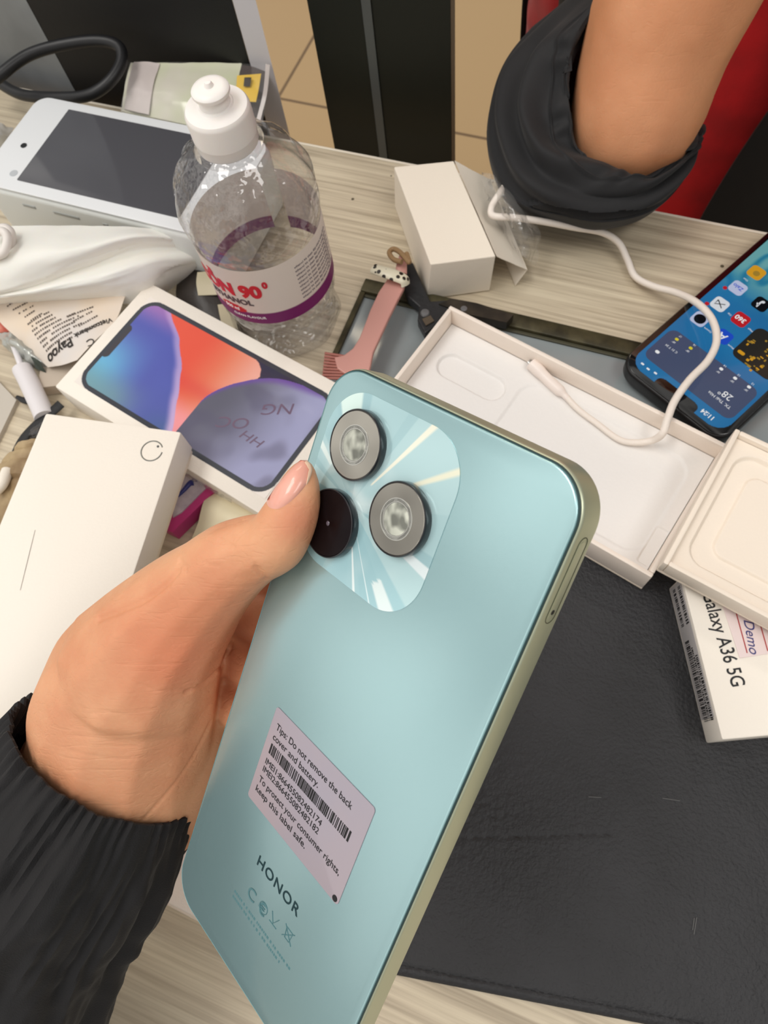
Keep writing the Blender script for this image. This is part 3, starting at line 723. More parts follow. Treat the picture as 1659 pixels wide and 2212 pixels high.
# ================================================================== CLEAR PACK WITH YELLOW LABEL
zK = 0.024
t = empty('blister_pack', at(420, 230, 0.001), 'clear plastic packet holding pale green card with a yellow sticker, behind the bottle cap', 'packet')
def S(name, rows, m_, parent, **k):
    o = mesh(name, *sheet([[at(*p) for p in r] for r in rows], **k), m_, parent, True, True); return o
S('green_card', [[(282, 135, .035), (350, 136, .036), (430, 135, .036), (522, 136, .035)], [(270, 180, .03), (350, 185, .032), (430, 188, .032), (512, 185, .03)], [(262, 240, .022), (340, 255, .024), (430, 275, .024), (500, 285, .022)]], mat('pale_green_card', (208, 214, 176), 0.5, vary2=(220, 214, 200), vscale=22), t, amp=0.0006, sc=50, seed=3, thick=0.001)
S('pink_flap', [[(290, 134, .037), (318, 133, .038), (345, 137, .037)], [(276, 180, .032), (300, 182, .034), (330, 185, .033)], [(268, 235, .024), (290, 240, .026), (322, 248, .025)]], mat('pale_pink_film', (214, 202, 198), 0.5), t, amp=0.0008, sc=70, seed=6, thick=0.0005)
S('dark_card', [[(520, 134, .034), (550, 134, .034), (577, 137, .033)], [(515, 190, .03), (545, 195, .03), (572, 195, .029)], [(505, 275, .02), (535, 285, .02), (566, 265, .02)]], mat('dark_brown_card', (66, 54, 52), 0.4), t, amp=0.0002, sc=60, seed=3, thick=0.002)
S('yellow_sticker', [[(512, 163, .0362), (540, 161, .0362), (564, 159, .0355)], [(510, 190, .0335), (535, 191, .0335), (559, 191, .033)], [(508, 212, .031), (530, 218, .031), (553, 220, .031)]], mat('yellow_sticker', (238, 196, 60), 0.45), t, thick=0.0003)
S('dark_square', [[(528, 167, .0372), (543, 167, .0372)], [(526, 186, .0352), (540, 186, .0352)]], mat('dark_print', (50, 42, 30), 0.5), t, thick=0.0002)
S('clear_sleeve', [[(276, 133, .040), (420, 134, .041), (583, 139, .038)], [(268, 190, .036), (420, 198, .037), (580, 196, .034)], [(258, 250, .027), (420, 285, .027), (562, 285, .024)]], film('clear_sleeve_film', (1, 1, 1), 0.8, 0.08, 0.02), t, amp=0.0004, sc=60, seed=9, thick=0.0002)
S('sleeve_fold', [[(574, 138, .040), (583, 140, .040)], [(568, 200, .035), (577, 200, .035)], [(553, 262, .027), (562, 262, .027)]], mat('clear_fold', (215, 205, 200), 0.15, alpha=0.6), t, thick=0.0003)

# ================================================================== WHITE BAG, RECEIPT, FOIL, TUBE ...
bagm = mat('white_plastic_bag', (240, 236, 228), 0.5, sss=0.15, bump=0.1, bscale=120)
o = S('crumpled_bag', [[(-60, 500, .038), (30, 489, .052), (150, 487, .053), (300, 490, .050), (415, 508, .036)],
    [(-60, 560, .052), (50, 550, .057), (170, 535, .056), (300, 510, .052), (428, 520, .035)],
    [(-60, 640, .040), (50, 610, .046), (170, 568, .048), (300, 526, .046), (432, 528, .033)],
    [(-60, 645, .036), (55, 622, .041), (180, 582, .042), (310, 542, .041), (434, 540, .029)],
    [(-60, 648, .034), (60, 632, .042), (200, 600, .044), (320, 566, .042), (430, 562, .026)],
    [(-60, 652, .030), (60, 640, .037), (200, 622, .038), (320, 600, .034), (408, 592, .018)],
    [(-60, 660, .018), (60, 655, .020), (190, 650, .022), (300, 656, .018), (345, 645, .010)]], bagm, None, nu=12, nv=12, amp=0.0, sc=45, seed=5, thick=0.0006, ridge=lambda s, u: 0.0012*noise.noise(Vector((s*6+u*2, u*2.6, 3)))+0.0006*abs(noise.noise(Vector((s*14+u*5, u*7, 8)))))
tag(o, 'crumpled white plastic bag with long folds, between the payment terminal and the boxed phone', 'bag')
recm = mat('receipt_paper', (226, 208, 186), 0.6, vary2=(214, 208, 204), vscale=16)
R0 = [[(-25, 640, .020), (120, 632, .026), (270, 640, .026)], [(-5, 690, .020), (110, 695, .026), (250, 690, .027)], [(50, 742, .018), (125, 740, .024), (205, 735, .026)], [(104, 793, .013), (135, 788, .018), (166, 777, .022)]]
rc = S('receipt', R0, recm, None, nu=14, nv=10, amp=0.0006, sc=28, seed=8, thick=0.0003)
tag(rc, 'curled paper receipt with printed lines, under the white bag', 'receipt')
bm_ = bmesh.new(); bm_.from_mesh(rc.data); bvr = BVHTree.FromBMesh(bm_)
def drape_pt(bv, p, lift=0.0003):
    h = bv.ray_cast(Vector((p.x, p.y, 0.3)), Vector((0, 0, -1)))
    return h[0]+Vector((0, 0, lift)) if h[0] is not None else Vector((p.x, p.y, p.z))
rndm = random.Random(11)
V = []; F = []
def bar_on(a, b, wdt):
    d = (b-a); n_ = max(2, int(d.length/0.0015)); s = Vector((-d.y, d.x, 0)).normalized()*wdt/2
    for k in range(n_):
        if rndm.random() < 0.12: continue
        p = a+d*(k+0.1)/n_; q_ = a+d*(k+0.1+rndm.uniform(0.5, 0.8))/n_; kk = len(V)
        for c in (p-s, q_-s, q_+s, p+s): V.append(drape_pt(bvr, c))
        F.append((kk, kk+1, kk+2, kk+3))
for i in range(9):      # block of text lines running across the slip
    f_ = i/8; a = at(62+70*f_*0.55-0, 712+62*f_*0.55, .02); 
    x0, y0 = 58+38*f_, 700+58*f_; 
    L_ = rndm.uniform(60, 105) if i > 1 else rndm.uniform(40, 70)
    bar_on(at(x0, y0, .024), at(x0+L_, y0-L_*0.42, .024), 0.0013)
for i in range(5):
    x0, y0 = 14+14*i, 662+9*i; bar_on(at(x0, y0, .022), at(x0+rndm.uniform(26, 38), y0-14, .022), 0.0012)
for i in range(4):
    x0, y0 = 150+12*i, 690+10*i; bar_on(at(x0, y0, .024), at(x0+rndm.uniform(40, 60), y0-22, .024), 0.0012)
mesh('printed_lines', V, F, mat('faded_ink', (95, 84, 76), 0.6), rc, False, fix=False)
def on_receipt(body, px, py, px2, py2, sz, **k):
    a = at(px, py, .0262); b = at(px2, py2, .0262); an = math.atan2((b-a).y, (b-a).x)
    o = text('print_lettering', body, sz, mat('receipt_ink', (72, 66, 62), 0.6), rc, Matrix.Translation(a) @ Matrix.Rotation(an, 4, 'Z'), **k)
    me = o.data
    for v in me.vertices: v.co = drape_pt(bvr, v.co, 0.0004)
on_receipt('Payoo', 152, 727, 108, 745, 0.0082, bold=0.0002)
on_receipt('Vietcombank', 242, 688, 172, 716, 0.0048, bold=0.0001)
on_receipt('C', 202, 728, 190, 733, 0.008)

o = S('red_leaflet', [[(-40, 668, .012), (-5, 676, .012), (12, 688, .012)], [(-40, 695, .012), (0, 700, .013), (22, 703, .012)], [(-40, 722, .010), (0, 718, .010), (30, 714, .010)]], mat('red_leaflet', (205, 96, 78), 0.5, vary2=(225, 150, 130), vscale=120), None, nu=6, nv=6, amp=0.0003, thick=0.0008)
tag(o, 'scrap of red printed leaflet at the left frame edge below the bag', 'leaflet')
o = S('foil_wrapper', [[(-10, 722, .009), (20, 716, .016), (50, 722, .016), (80, 745, .014)], [(0, 735, .012), (30, 742, .020), (62, 760, .018), (92, 778, .014)], [(10, 752, .008), (40, 775, .010), (75, 800, .008), (108, 806, .006)]], mat('silver_foil', (196, 198, 192), 0.28, metal=0.45, var=0.2, vscale=60), None, nu=12, nv=10, amp=0.0014, sc=150, seed=4, thick=0.0003)
tag(o, 'crinkled silver grey wrapper beside the receipt', 'wrapper')
mesh('dark_corner', *sheet([[at(66, 770, .0172), at(84, 778, .0165)], [at(78, 796, .0125), at(100, 806, .010)]], 6, 6, 0.0004, 200, 2, 0.0003), mat('dark_green_print', (58, 66, 58), 0.4), o, True, True)
# white plug / tube
tp = [at(28, 742, .015), at(42, 780, .014), at(47, 795, .013), at(60, 820, .012), at(88, 880, .011), at(97, 902, .011)]
def trad(s): return 0.0020+0.0042*sm((s-0.30)/0.12)
o = mesh('plastic_tube', *tube(tp, trad, 24, 6), mat('white_tube_plastic', (222, 218, 220), 0.35), None)
tag(o, 'white tapered plastic tube lying on the desk above the black strap', 'tube')
# taupe flat carton between receipt and boxed phone
V, F = polyprism([(p.x, p.y) for p in (at(108, 805, 0), at(97, 856, 0), at(150, 850, 0), at(200, 795, 0), at(190, 770, 0))], 0.001, 0.010)
o = mesh('taupe_card', V, F, mat('taupe_card', (186, 172, 156), 0.6), None, False); tag(o, 'taupe cardboard piece under the left corner of the boxed phone', 'cardboard')
# black strap lower left
o = mesh('black_strap', *tube([at(132, 872, .012), at(112, 890, .012), at(82, 915, .012), at(50, 950, .010), at(30, 990, .006), at(14, 1035, .004), at(-10, 1075, .004)], 0.0034, 12, 8, 0.4), mat('black_strap_fabric', (30, 30, 32), 0.6, bump=0.3, bscale=500), None)
tag(o, 'black flat strap curving down the left side of the plain box', 'strap')
o = mesh('black_clip', *tube([at(36, 857, .004), at(50, 864, .005), at(66, 866, .005)], lambda s: 0.0012+0.0018*s, 10, 6, 0.6), black_plastic, None)
tag(o, 'small black pointed plastic piece poking out left of the white tube', 'plastic piece')
o = S('dark_foil_scrap', [[(66, 925, .014), (86, 915, .016), (100, 905, .015)], [(62, 938, .016), (80, 934, .020), (94, 930, .016)], [(60, 952, .010), (74, 950, .012), (90, 948, .010)]], mat('dark_foil', (70, 70, 72), 0.3, metal=0.4), None, nu=8, nv=8, amp=0.0012, sc=200, seed=7, thick=0.0003)
tag(o, 'shiny dark scrap tucked left of the plain box corner', 'scrap')
tanm = mat('cracked_tan_leather', (176, 154, 118), 0.6, vary2=(128, 104, 74), vscale=45, bump=0.8, bscale=120, bdist=0.002)
o = S('worn_pouch', [[(40, 955, .012), (66, 948, .016), (110, 944, .012)], [(-10, 1010, .006), (40, 1000, .016), (100, 1000, .012)], [(-40, 1080, .004), (30, 1085, .013), (90, 1085, .012)], [(-40, 1180, .003), (20, 1185, .011), (80, 1185, .010)], [(-40, 1300, .002), (10, 1300, .010), (60, 1300, .008)], [(-40, 1420, .001), (0, 1420, .006), (40, 1420, .006)]], tanm, None, nu=10, nv=10, amp=0.0010, sc=90, seed=12, thick=0.001,
      ridge=lambda s, u: -0.0018*math.exp(-((s*9) % 1-0.5)**2/0.004))
tag(o, 'worn tan cracked pouch along the left edge beside the plain box', 'pouch')
o = mesh('white_stub', *tube([at(-12, 1062, .014), at(4, 1045, .016), at(16, 1018, .012)], 0.0035, 12, 6), paper, None); tag(o, 'short white plastic stub at the left frame edge', 'plastic piece')
V, F = polyprism([(p.x, p.y) for p in (at(-60, 790, 0), at(0, 826, 0), at(41, 869, 0), at(0, 955, 0), at(-60, 1060, 0))], 0.0, 0.003)
o = mesh('grey_board', V, F, mat('grey_board', (190, 182, 170), 0.5), None, False); tag(o, 'thin grey beige board at the left frame edge under the strap', 'board')
# white cable coil at left edge
o = mesh('white_coil', *join(tube([at(-20, 500, .060), at(10, 492, .062), at(24, 505, .060), at(20, 535, .056), at(-15, 565, .054)], 0.0026, 12, 6), tube([at(-20, 505, .064), at(6, 500, .066), at(16, 515, .064), at(8, 545, .060), at(-15, 555, .058)], 0.0026, 12, 6)), mat('white_cable_sheath', (232, 226, 220), 0.4), None)
tag(o, 'coiled white cable end at the left frame edge in front of the terminal', 'cable')
o = S('clear_wrap', [[(-60, 250, .02), (-10, 262, .03), (30, 275, .02)], [(-60, 300, .03), (-10, 300, .042), (14, 310, .03)], [(-60, 360, .02), (-20, 350, .03), (0, 350, .02)]], film('milky_wrap', (1, 1, 1), 1.5, 0.2, 0.5), None, nu=8, nv=8, amp=0.002, sc=80, seed=14, thick=0.0003)
tag(o, 'milky plastic wrap at the left frame edge beside the terminal', 'wrap')
# dark pouch with cream tag between bag and bottle
o = empty('dark_pouch', at(450, 640, 0.001), 'dark brown pouch with cream printed tags, between the bag and the bottle', 'pouch')
S('pouch_body', [[(385, 590, .012), (430, 560, .016), (480, 560, .012)], [(380, 630, .014), (430, 620, .020), (500, 620, .014)], [(385, 665, .012), (440, 690, .014), (510, 720, .010)]], mat('dark_brown_leather', (48, 42, 38), 0.45, bump=0.4, bscale=200), o, nu=10, nv=8, amp=0.0006, sc=60, seed=15, thick=0.008)
pt = S('cream_tag', [[(426, 588, .0215), (476, 584, .0205)], [(424, 612, .0215), (478, 612, .0205)], [(428, 638, .0195), (482, 636, .0185)]], mat('cream_tag', (196, 186, 158), 0.5), o, thick=0.0005, nu=6, nv=6)
S('cream_tag', [[(470, 658, .0185), (500, 655, .0175)], [(474, 680, .0175), (505, 680, .016)], [(480, 705, .014), (515, 712, .013)]], mat('cream_tag2', (190, 178, 150), 0.5), o, thick=0.0005, nu=6, nv=6)
# pink pack under the boxed phone
t = empty('pink_pack', at(410, 1090, 0.001), 'magenta packet with a pale label, between the boxed phone and the hand', 'packet')
V, F = polyprism([(p.x, p.y) for p in (at(372, 1040, .012), at(398, 1010, .012), at(462, 1062, .012), at(372, 1150, .012), at(350, 1140, .012))], 0.001, 0.012)
mesh('pack_body', V, F, mat('magenta_pack', (190, 58, 122), 0.4), t, False, True)
V, F = polyprism([(p.x, p.y) for p in (at(378, 1030, .0125), at(398, 1012, .0125), at(446, 1054, .0125), at(392, 1108, .0125), at(374, 1118, .0125))], 0.0121, 0.0130)
mesh('pale_label', V, F, mat('pale_lilac_label', (196, 186, 192), 0.4, vary2=(170, 158, 170), vscale=150), t, False, True)
mesh('blue_mark', *tube([at(384, 1072, .0133), at(398, 1058, .0133), at(410, 1045, .0133), at(418, 1042, .0133)], lambda s: 0.0009+0.0011*s, 10, 6), mat('navy_print', (40, 44, 110), 0.5), t, True, True)
o = S('cream_pouch', [[(455, 1052, .008), (520, 1085, .014), (600, 1120, .010)], [(440, 1085, .012), (500, 1120, .020), (580, 1150, .014)], [(425, 1135, .010), (480, 1160, .014), (560, 1200, .010)], [(400, 1200, .004), (470, 1230, .006), (540, 1260, .004)]], mat('cream_vinyl', (226, 216, 186), 0.45), None, nu=8, nv=8, amp=0.0006, sc=50, seed=17, thick=0.004)
tag(o, 'soft cream coloured pouch showing between the boxed phone and the thumb', 'pouch')

# ================================================================== COMB, CLIP, ELASTIC, BLACK TOOL
zc = 0.020
out = [(856, 590), (880, 594), (872, 622), (855, 655), (838, 690), (822, 725), (806, 760), (800, 790), (792, 822), (752, 812), (728, 795), (722, 771), (742, 767), (762, 752), (776, 730), (788, 700), (800, 668), (818, 630), (838, 600)]
o = empty('hair_comb', at(800, 700, 0.005), 'pink plastic hair comb lying on the glass plate beside the bottle', 'comb')
pink = mat('dusty_pink_plastic', (206, 152, 142), 0.35)
V, F = polyprism([(at(*p, zc).x, at(*p, zc).y) for p in out], zc-0.0035, zc)
hnd = mesh('handle', V, F, pink, o, False, True); b = hnd.modifiers.new('b', 'BEVEL'); b.width = 0.0008; b.segments = 3
hk = mesh('handle_neck', *tube([at(866, 592, zc-0.0015), at(868, 570, zc), at(872, 552, zc)], lambda s: 0.0038-0.001*s, 12, 6, 0.6), pink, o, True, True)
rb = mat('brown_pink_bristle', (168, 104, 92), 0.5)
for i in range(9):
    f_ = i/8; a = at(760+28*f_-10*f_, 772+46*f_, zc-0.001); b_ = at(702-6*f_, 763+54*f_, zc-0.002)
    mesh('tooth', *tube([a, (a+b_)/2, b_], 0.00085, 8, 3), rb, o, True, True)
def dots():
    M = bpy.data.materials.new('spotted_fabric'); M.use_nodes = True; N = M.node_tree; L = N.links; b = N.nodes['Principled BSDF']
    tcn = N.nodes.new('ShaderNodeTexCoord'); v = N.nodes.new('ShaderNodeTexVoronoi'); v.inputs['Scale'].default_value = 260; L.new(tcn.outputs['Object'], v.inputs['Vector'])
    r = N.nodes.new('ShaderNodeValToRGB'); r.color_ramp.interpolation = 'CONSTANT'; r.color_ramp.elements[0].color = C8(40, 34, 28); r.color_ramp.elements[1].position = 0.36; r.color_ramp.elements[1].color = C8(226, 220, 196)
    L.new(v.outputs['Distance'], r.inputs['Fac']); L.new(r.outputs['Color'], b.inputs['Base Color']); b.inputs['Roughness'].default_value = 0.3; return M
o = mesh('hair_clip', *tube([at(806, 580, zc+.004), at(825, 586, zc+.005), at(850, 594, zc+.005), at(872, 604, zc+.003), at(876, 616, zc)], lambda s: 0.0042-0.0012*abs(s-0.5), 16, 6, 0.45), dots(), None)
tag(o, 'cream hair clip with black spots fastened across the pink comb handle', 'hair clip')
o = mesh('hair_elastic', *tube([at(868, 566, .026), at(850, 560, .024), at(841, 546, .022), at(850, 538, .022), at(864, 545, .024), at(876, 558, .026), at(884, 566, .026), at(878, 548, .024)], 0.0016, 10, 6), mat('brown_elastic', (150, 120, 84), 0.6, bump=0.4, bscale=600), None)
tag(o, 'thin brown elastic band looped at the end of the comb', 'hair elastic')
o = empty('black_tool', at(930, 660, 0.005), 'black plastic tool with rounded riveted end, between the small carton and the open box', 'tool')
bt = mat('black_tool_plastic', (34, 34, 36), 0.4, bump=0.2, bscale=300)
V, F = polyprism([(at(*p, .012).x, at(*p, .012).y) for p in ((868, 560), (892, 566), (930, 650), (962, 648), (1000, 662), (960, 690), (918, 720), (902, 690), (905, 662), (880, 640), (868, 610))], 0.004, 0.012)
q = mesh('tool_body', V, F, bt, o, False, True); b = q.modifiers.new('b', 'BEVEL'); b.width = 0.001; b.segments = 2
for (px, py, l) in ((918, 676, 0.0030), (1002, 668, 0.0025)):
    q = mesh('rivet', *lathe([(0.0001, 0), (l, 0), (l*0.8, 0.0008), (0.0001, 0.001)], 20), mat('grey_rivet', (120, 120, 122), 0.3, metal=0.5), o); q.location = Vector(at(px, py, .0122))-o.location
V, F = polyprism([(at(*p, .0125).x, at(*p, .0125).y) for p in ((912, 690), (930, 682), (938, 694), (920, 704))], 0.0122, 0.0130)
mesh('name_plate', V, F, mat('bronze_plate', (96, 84, 70), 0.4, metal=0.4), o, False, True)
V, F = polyprism([(at(*p, .015).x, at(*p, .015).y) for p in ((948, 652), (975, 640), (1030, 650), (1110, 675), (1095, 692), (1000, 672))], 0.006, 0.013)
o = mesh('dark_bracket', V, F, mat('dark_worn_metal', (62, 54, 44), 0.4, metal=0.3, var=0.4, vscale=80), None, False); tag(o, 'dark worn metal strip lying along the glass plate rim behind the open box', 'metal strip')
# crumpled clear bag by the elbow
o = S('clear_bag', [[(1040, 372, .030), (1066, 378, .042), (1090, 400, .04), (1120, 430, .035)], [(1050, 420, .030), (1085, 430, .045), (1120, 450, .042), (1150, 470, .030)], [(1075, 480, .020), (1110, 490, .036), (1140, 505, .034), (1165, 525, .018)], [(1100, 530, .010), (1120, 545, .022), (1140, 560, .020), (1158, 575, .006)]],
      film('crinkled_clear_film', (0.98, 0.97, 0.96), 2.2, 0.10, 0.10, 0.6, 160, 0.003), None, nu=14, nv=14, amp=0.0018, sc=75, seed=21, thick=0)
tag(o, 'crinkled clear plastic bag beside the carton, under the elbow', 'bag')
for (px, py, r_) in ((762, 430, 0.0011), (1560, 575, 0.0012), (845, 380, 0.0006)):
    p = M_desk.inverted() @ at(px, py, 0)
    q = mesh('speck', *lathe([(0.00005, 0), (r_, 0), (r_*0.9, 0.0001), (0.00005, 0.00012)], 14), mat('dark_speck', (92, 82, 64), 0.6), desk); q.location = (p.x, p.y, 0.00002)

# ================================================================== HELD PHONE (mint green)
PO = np.array([-0.025038, 0.099473, 0.228880]); PU = np.array([0.697291, -0.625489, 0.350069]); PV = np.array([-0.372001, -0.733253, -0.569171]); PN = -np.array([0.612699, 0.266652, -0.743973])     # PN points out of the back
M_h = frame(PO, PU, PN)
def ph(u, v, h=0.0): return Vector(PO+PU*u/1000+PV*v/1000+PN*h/1000)      # millimetres: across, down, out of the back
HW, HL, HT = 0.0748, 0.1716, 0.0083
t = empty('smartphone', M_h, 'mint green smartphone with three round lenses and a label sticker, held in the hand', 'phone')
frm = mat('champagne_green_metal', (196, 202, 176), 0.36, metal=0.6)
mesh('side_frame', *rrprism(HW+0.0010, HL+0.0010, 0.0105, -HT, -0.0007, 0.0009, 14, HW/2, -HL/2, 5), frm, t)
mesh('gasket', *rrprism(HW+0.0002, HL+0.0002, 0.0101, -0.0009, -0.0004, 0.0001, 14, HW/2, -HL/2, 1), mat('dark_teal_gap', (40, 62, 62), 0.4), t)
mint = mat('mint_glass_back', (172, 208, 212), 0.21, metal=0.68, coat=0.5, coatr=0.10, bump=0.04, bscale=6000)
mesh('back_cover', *rrprism(HW-0.0004, HL-0.0004, 0.0099, -0.0007, 0.0, 0.0006, 14, HW/2, -HL/2, 5), mint, t)
mesh('front_glass', *rrprism(HW-0.001, HL-0.001, 0.0098, -HT-0.0006, -HT-0.00005, 0.0004, 14, HW/2, -HL/2, 2), glossblack, t)
# camera island: facet pattern and its bright reflections painted into the vertex colours
IX0, IX1, IY0, IY1 = 0.0035, 0.0475, 0.0040, 0.0485
def island(n=160):
    icx, icy, w, h, r = (IX0+IX1)/2, -(IY0+IY1)/2, IX1-IX0, IY1-IY0, 0.012
    B = rr(w, h, r, 24, icx, icy); c0 = (0.0195, -0.0300); V = []; F = []; K = 40
    N_ = []
    # resample the outline evenly
    B2 = []
    for i in range(len(B)):
        a, b = B[i], B[(i+1) % len(B)]; L_ = math.hypot(b[0]-a[0], b[1]-a[1]); m_ = max(1, int(L_/0.00045))
        for k in range(m_): B2.append((a[0]+(b[0]-a[0])*k/m_, a[1]+(b[1]-a[1])*k/m_))
    n = len(B2)
    for k in range(1, K+1):
        for p in B2: V.append((c0[0]+(p[0]-c0[0])*k/K, c0[1]+(p[1]-c0[1])*k/K, 0.00018))
    for k in range(K-1):
        for i in range(n): F.append((k*n+i, k*n+(i+1) % n, (k+1)*n+(i+1) % n, (k+1)*n+i))
    F.append(tuple(range(n)))
    for p in B2: V.append((p[0], p[1], 0.00002))
    for i in range(n): F.append(((K-1)*n+i, (K-1)*n+(i+1) % n, K*n+(i+1) % n, K*n+i))
    return V, F
wedges = []
rw = random.Random(5); a = 0.0
while a < 2*PI:
    w = rw.uniform(0.10, 0.5); wedges.append((a, a+w, rw.random())); a += w
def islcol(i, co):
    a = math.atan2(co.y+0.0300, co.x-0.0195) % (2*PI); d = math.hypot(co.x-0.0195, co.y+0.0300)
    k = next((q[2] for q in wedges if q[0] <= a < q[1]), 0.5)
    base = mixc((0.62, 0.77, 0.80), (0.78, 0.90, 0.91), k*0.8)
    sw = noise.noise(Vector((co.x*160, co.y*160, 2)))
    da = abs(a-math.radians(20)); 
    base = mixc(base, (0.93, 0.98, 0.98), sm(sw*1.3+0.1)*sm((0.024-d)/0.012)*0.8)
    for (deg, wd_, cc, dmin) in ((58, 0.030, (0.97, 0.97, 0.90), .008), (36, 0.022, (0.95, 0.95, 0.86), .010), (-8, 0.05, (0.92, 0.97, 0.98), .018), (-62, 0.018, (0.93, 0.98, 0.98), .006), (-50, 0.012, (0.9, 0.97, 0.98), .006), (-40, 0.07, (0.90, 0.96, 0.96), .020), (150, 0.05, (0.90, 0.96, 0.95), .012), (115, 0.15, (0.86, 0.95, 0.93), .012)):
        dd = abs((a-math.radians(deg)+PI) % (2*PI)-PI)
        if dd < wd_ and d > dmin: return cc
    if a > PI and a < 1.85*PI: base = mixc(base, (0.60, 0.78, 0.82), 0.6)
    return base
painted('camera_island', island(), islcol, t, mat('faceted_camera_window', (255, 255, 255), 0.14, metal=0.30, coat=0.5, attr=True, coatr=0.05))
def lens_mat(name, c, rough, metal):
    M = mat(name, c, rough, metal); N = M.node_tree; b = N.nodes['Principled BSDF']
    b.inputs['Anisotropic'].default_value = 0.85
    tg = N.nodes.new('ShaderNodeTangent'); tg.direction_type = 'RADIAL'; tg.axis = 'Z'; N.links.new(tg.outputs['Tangent'], b.inputs['Tangent']); return M
discm = lens_mat('spun_metal_disc', (190, 186, 176), 0.16, 0.97); darkdisc = lens_mat('dark_spun_disc', (26, 18, 22), 0.25, 0.7)
rim = mat('black_lens_rim', (16, 18, 24), 0.28, coat=0.5)
ringm = mat('pale_ring_line', (205, 205, 198), 0.25, metal=0.7); lensg = mat('pale_lens_glass', (196, 198, 186), 0.05, metal=0.85)
for i, (u, v, r_) in enumerate(((16.4, 16.2, 8.6), (16.2, 36.8, 8.6), (35.9, 26.2, 8.6))):
    r = r_/1000
    L = empty('camera_lens', Matrix.Identity(4)); L.parent = t; L.matrix_parent_inverse = Matrix.Identity(4); L.location = (u/1000, -v/1000, 0.0)
    mesh('lens_rim', *lathe([(r*0.99, 0.0), (r, 0.0002), (r, 0.0019), (r*0.985, 0.0022), (r*0.955, 0.00225), (r*0.945, 0.0021), (0.0002, 0.0021)], 96), rim, L)
    dm_ = darkdisc if i == 1 else discm
    mesh('lens_disc', *lathe([(r*0.945, 0.00212), (r*0.93, 0.00222), (r*0.52, 0.00222), (0.0001, 0.00222)], 96), dm_, L)
    if i != 1:
        mesh('lens_ring', *lathe([(r*0.56, 0.00223), (r*0.56, 0.00230), (r*0.535, 0.00230), (r*0.535, 0.00223)], 96), ringm, L)
        mesh('lens_ring', *lathe([(r*0.46, 0.00223), (r*0.46, 0.00228), (r*0.44, 0.00228), (r*0.44, 0.00223)], 96), ringm, L)
        mesh('lens_glass', *lathe([(r*0.43, 0.00224), (r*0.3, 0.00238), (r*0.12, 0.00245), (0.0001, 0.00246)], 64), lensg, L)
    else:
        mesh('lens_glass', *lathe([(r*0.07, 0.00223), (r*0.04, 0.0024), (0.0001, 0.00243)], 24), mat('tiny_dark_lens', (90, 80, 90), 0.1), L)
# SIM tray outline on the visible long side
sx = HW+0.00052
def side_loop(v0, v1, hw):
    P = []
    for k in range(13): P.append((sx, -(v0+hw)+hw*math.sin(PI*k/12), -HT/2-0.0004+hw*math.cos(PI*k/12)))
    for k in range(13): P.append((sx, -(v1-hw)-hw*math.sin(PI*k/12), -HT/2-0.0004-hw*math.cos(PI*k/12)))
    P.append(P[0]); return P
mesh('sim_tray_seam', *tube(side_loop(0.0112, 0.0300, 0.0016), 0.00010, 6, 1), mat('seam_dark', (70, 72, 50), 0.5), t)
mesh('sim_tray', *[[Vector((sx-0.00008, 0, 0))+Vector((0, 0, 0))+Vector(v) for v in (Matrix.Rotation(PI/2, 4, 'Y') @ Vector(q) for q in rrprism(0.0026, 0.0170, 0.0012, 0, 0.00014, 0.00004, 5, HT/2+0.0004, -0.0206)[0])], rrprism(0.0026, 0.017, 0.0012, 0, 0.00014, 0.00004, 5)[1]], frm, t)
mesh('sim_pin_hole', *[[Matrix.Translation((sx+0.00003, -0.0275, -HT/2-0.0004)) @ Matrix.Rotation(PI/2, 4, 'Y') @ Vector(v) for v in lathe([(0.0001, 0), (0.00055, 0), (0.00055, 0.0001), (0.0001, 0.0001)], 20)[0]], lathe([(0.0001, 0), (0.00055, 0), (0.00055, 0.0001), (0.0001, 0.0001)], 20)[1]], ink, t)
# sticker
stk = mesh('info_sticker', *rrprism(0.0402, 0.0300, 0.0010, 0.0, 0.00022, 0.00004, 4, 0.0375, -0.1053), mat('lilac_grey_sticker', (172, 157, 162), 0.42, vary2=(160, 154, 166), vscale=18), t)
stk['label'] = 'lilac grey sticker with black print and a bar code'
ZS = 0.00030
def T(x, y): return Matrix.Translation((x/1000, -y/1000, ZS))
def tline(body, u0, v_, u1, size, **k):
    o = text('sticker_lettering', body, size/1000, ink, stk, T(u0, v_), ext=0.00002, **k)
    xs = [v.co.x for v in o.data.vertices]; w = max(xs)-min(xs); f_ = (u1-u0)/1000/w; mn = min(xs)
    for v in o.data.vertices: v.co.x = u0/1000+(v.co.x-mn)*f_
tline('Tips: Do not remove the back', 19.7, 96.0, 51.3, 2.75)
tline('cover and battery.', 19.7, 99.2, 39.6, 2.75)
tline('IMEI1:866455082482174', 19.9, 107.1, 44.6, 2.55)
tline('IMEI2:866455082482182', 19.9, 109.7, 44.6, 2.55)
tline('To protect your consumer rights,', 19.7, 113.3, 54.8, 2.75)
tline('keep this label safe.', 19.7, 116.5, 42.3, 2.75)
rb_ = random.Random(9); B = []; x = 19.9
while x < 54.0:
    w = rb_.choice((0.22, 0.22, 0.40, 0.62)); w = min(w, 54.1-x); B.append(box(w/1000, 0.0031, ZS-0.00006, ZS+0.00002, (x+w/2)/1000, -0.1021, 0.00001)); x += w+rb_.choice((0.20, 0.20, 0.38, 0.5))
mesh('bar_code', *join(*B), ink, stk, False)
mesh('black_dot', *[[Vector(v)+Vector((0.0562, -0.1192, ZS-0.0001)) for v in lathe([(0.0001, 0), (0.00085, 0), (0.00085, 0.00012), (0.0001, 0.00012)], 24)[0]], lathe([(0.0001, 0), (0.00085, 0), (0.00085, 0.00012), (0.0001, 0.00012)], 24)[1]], ink, stk)
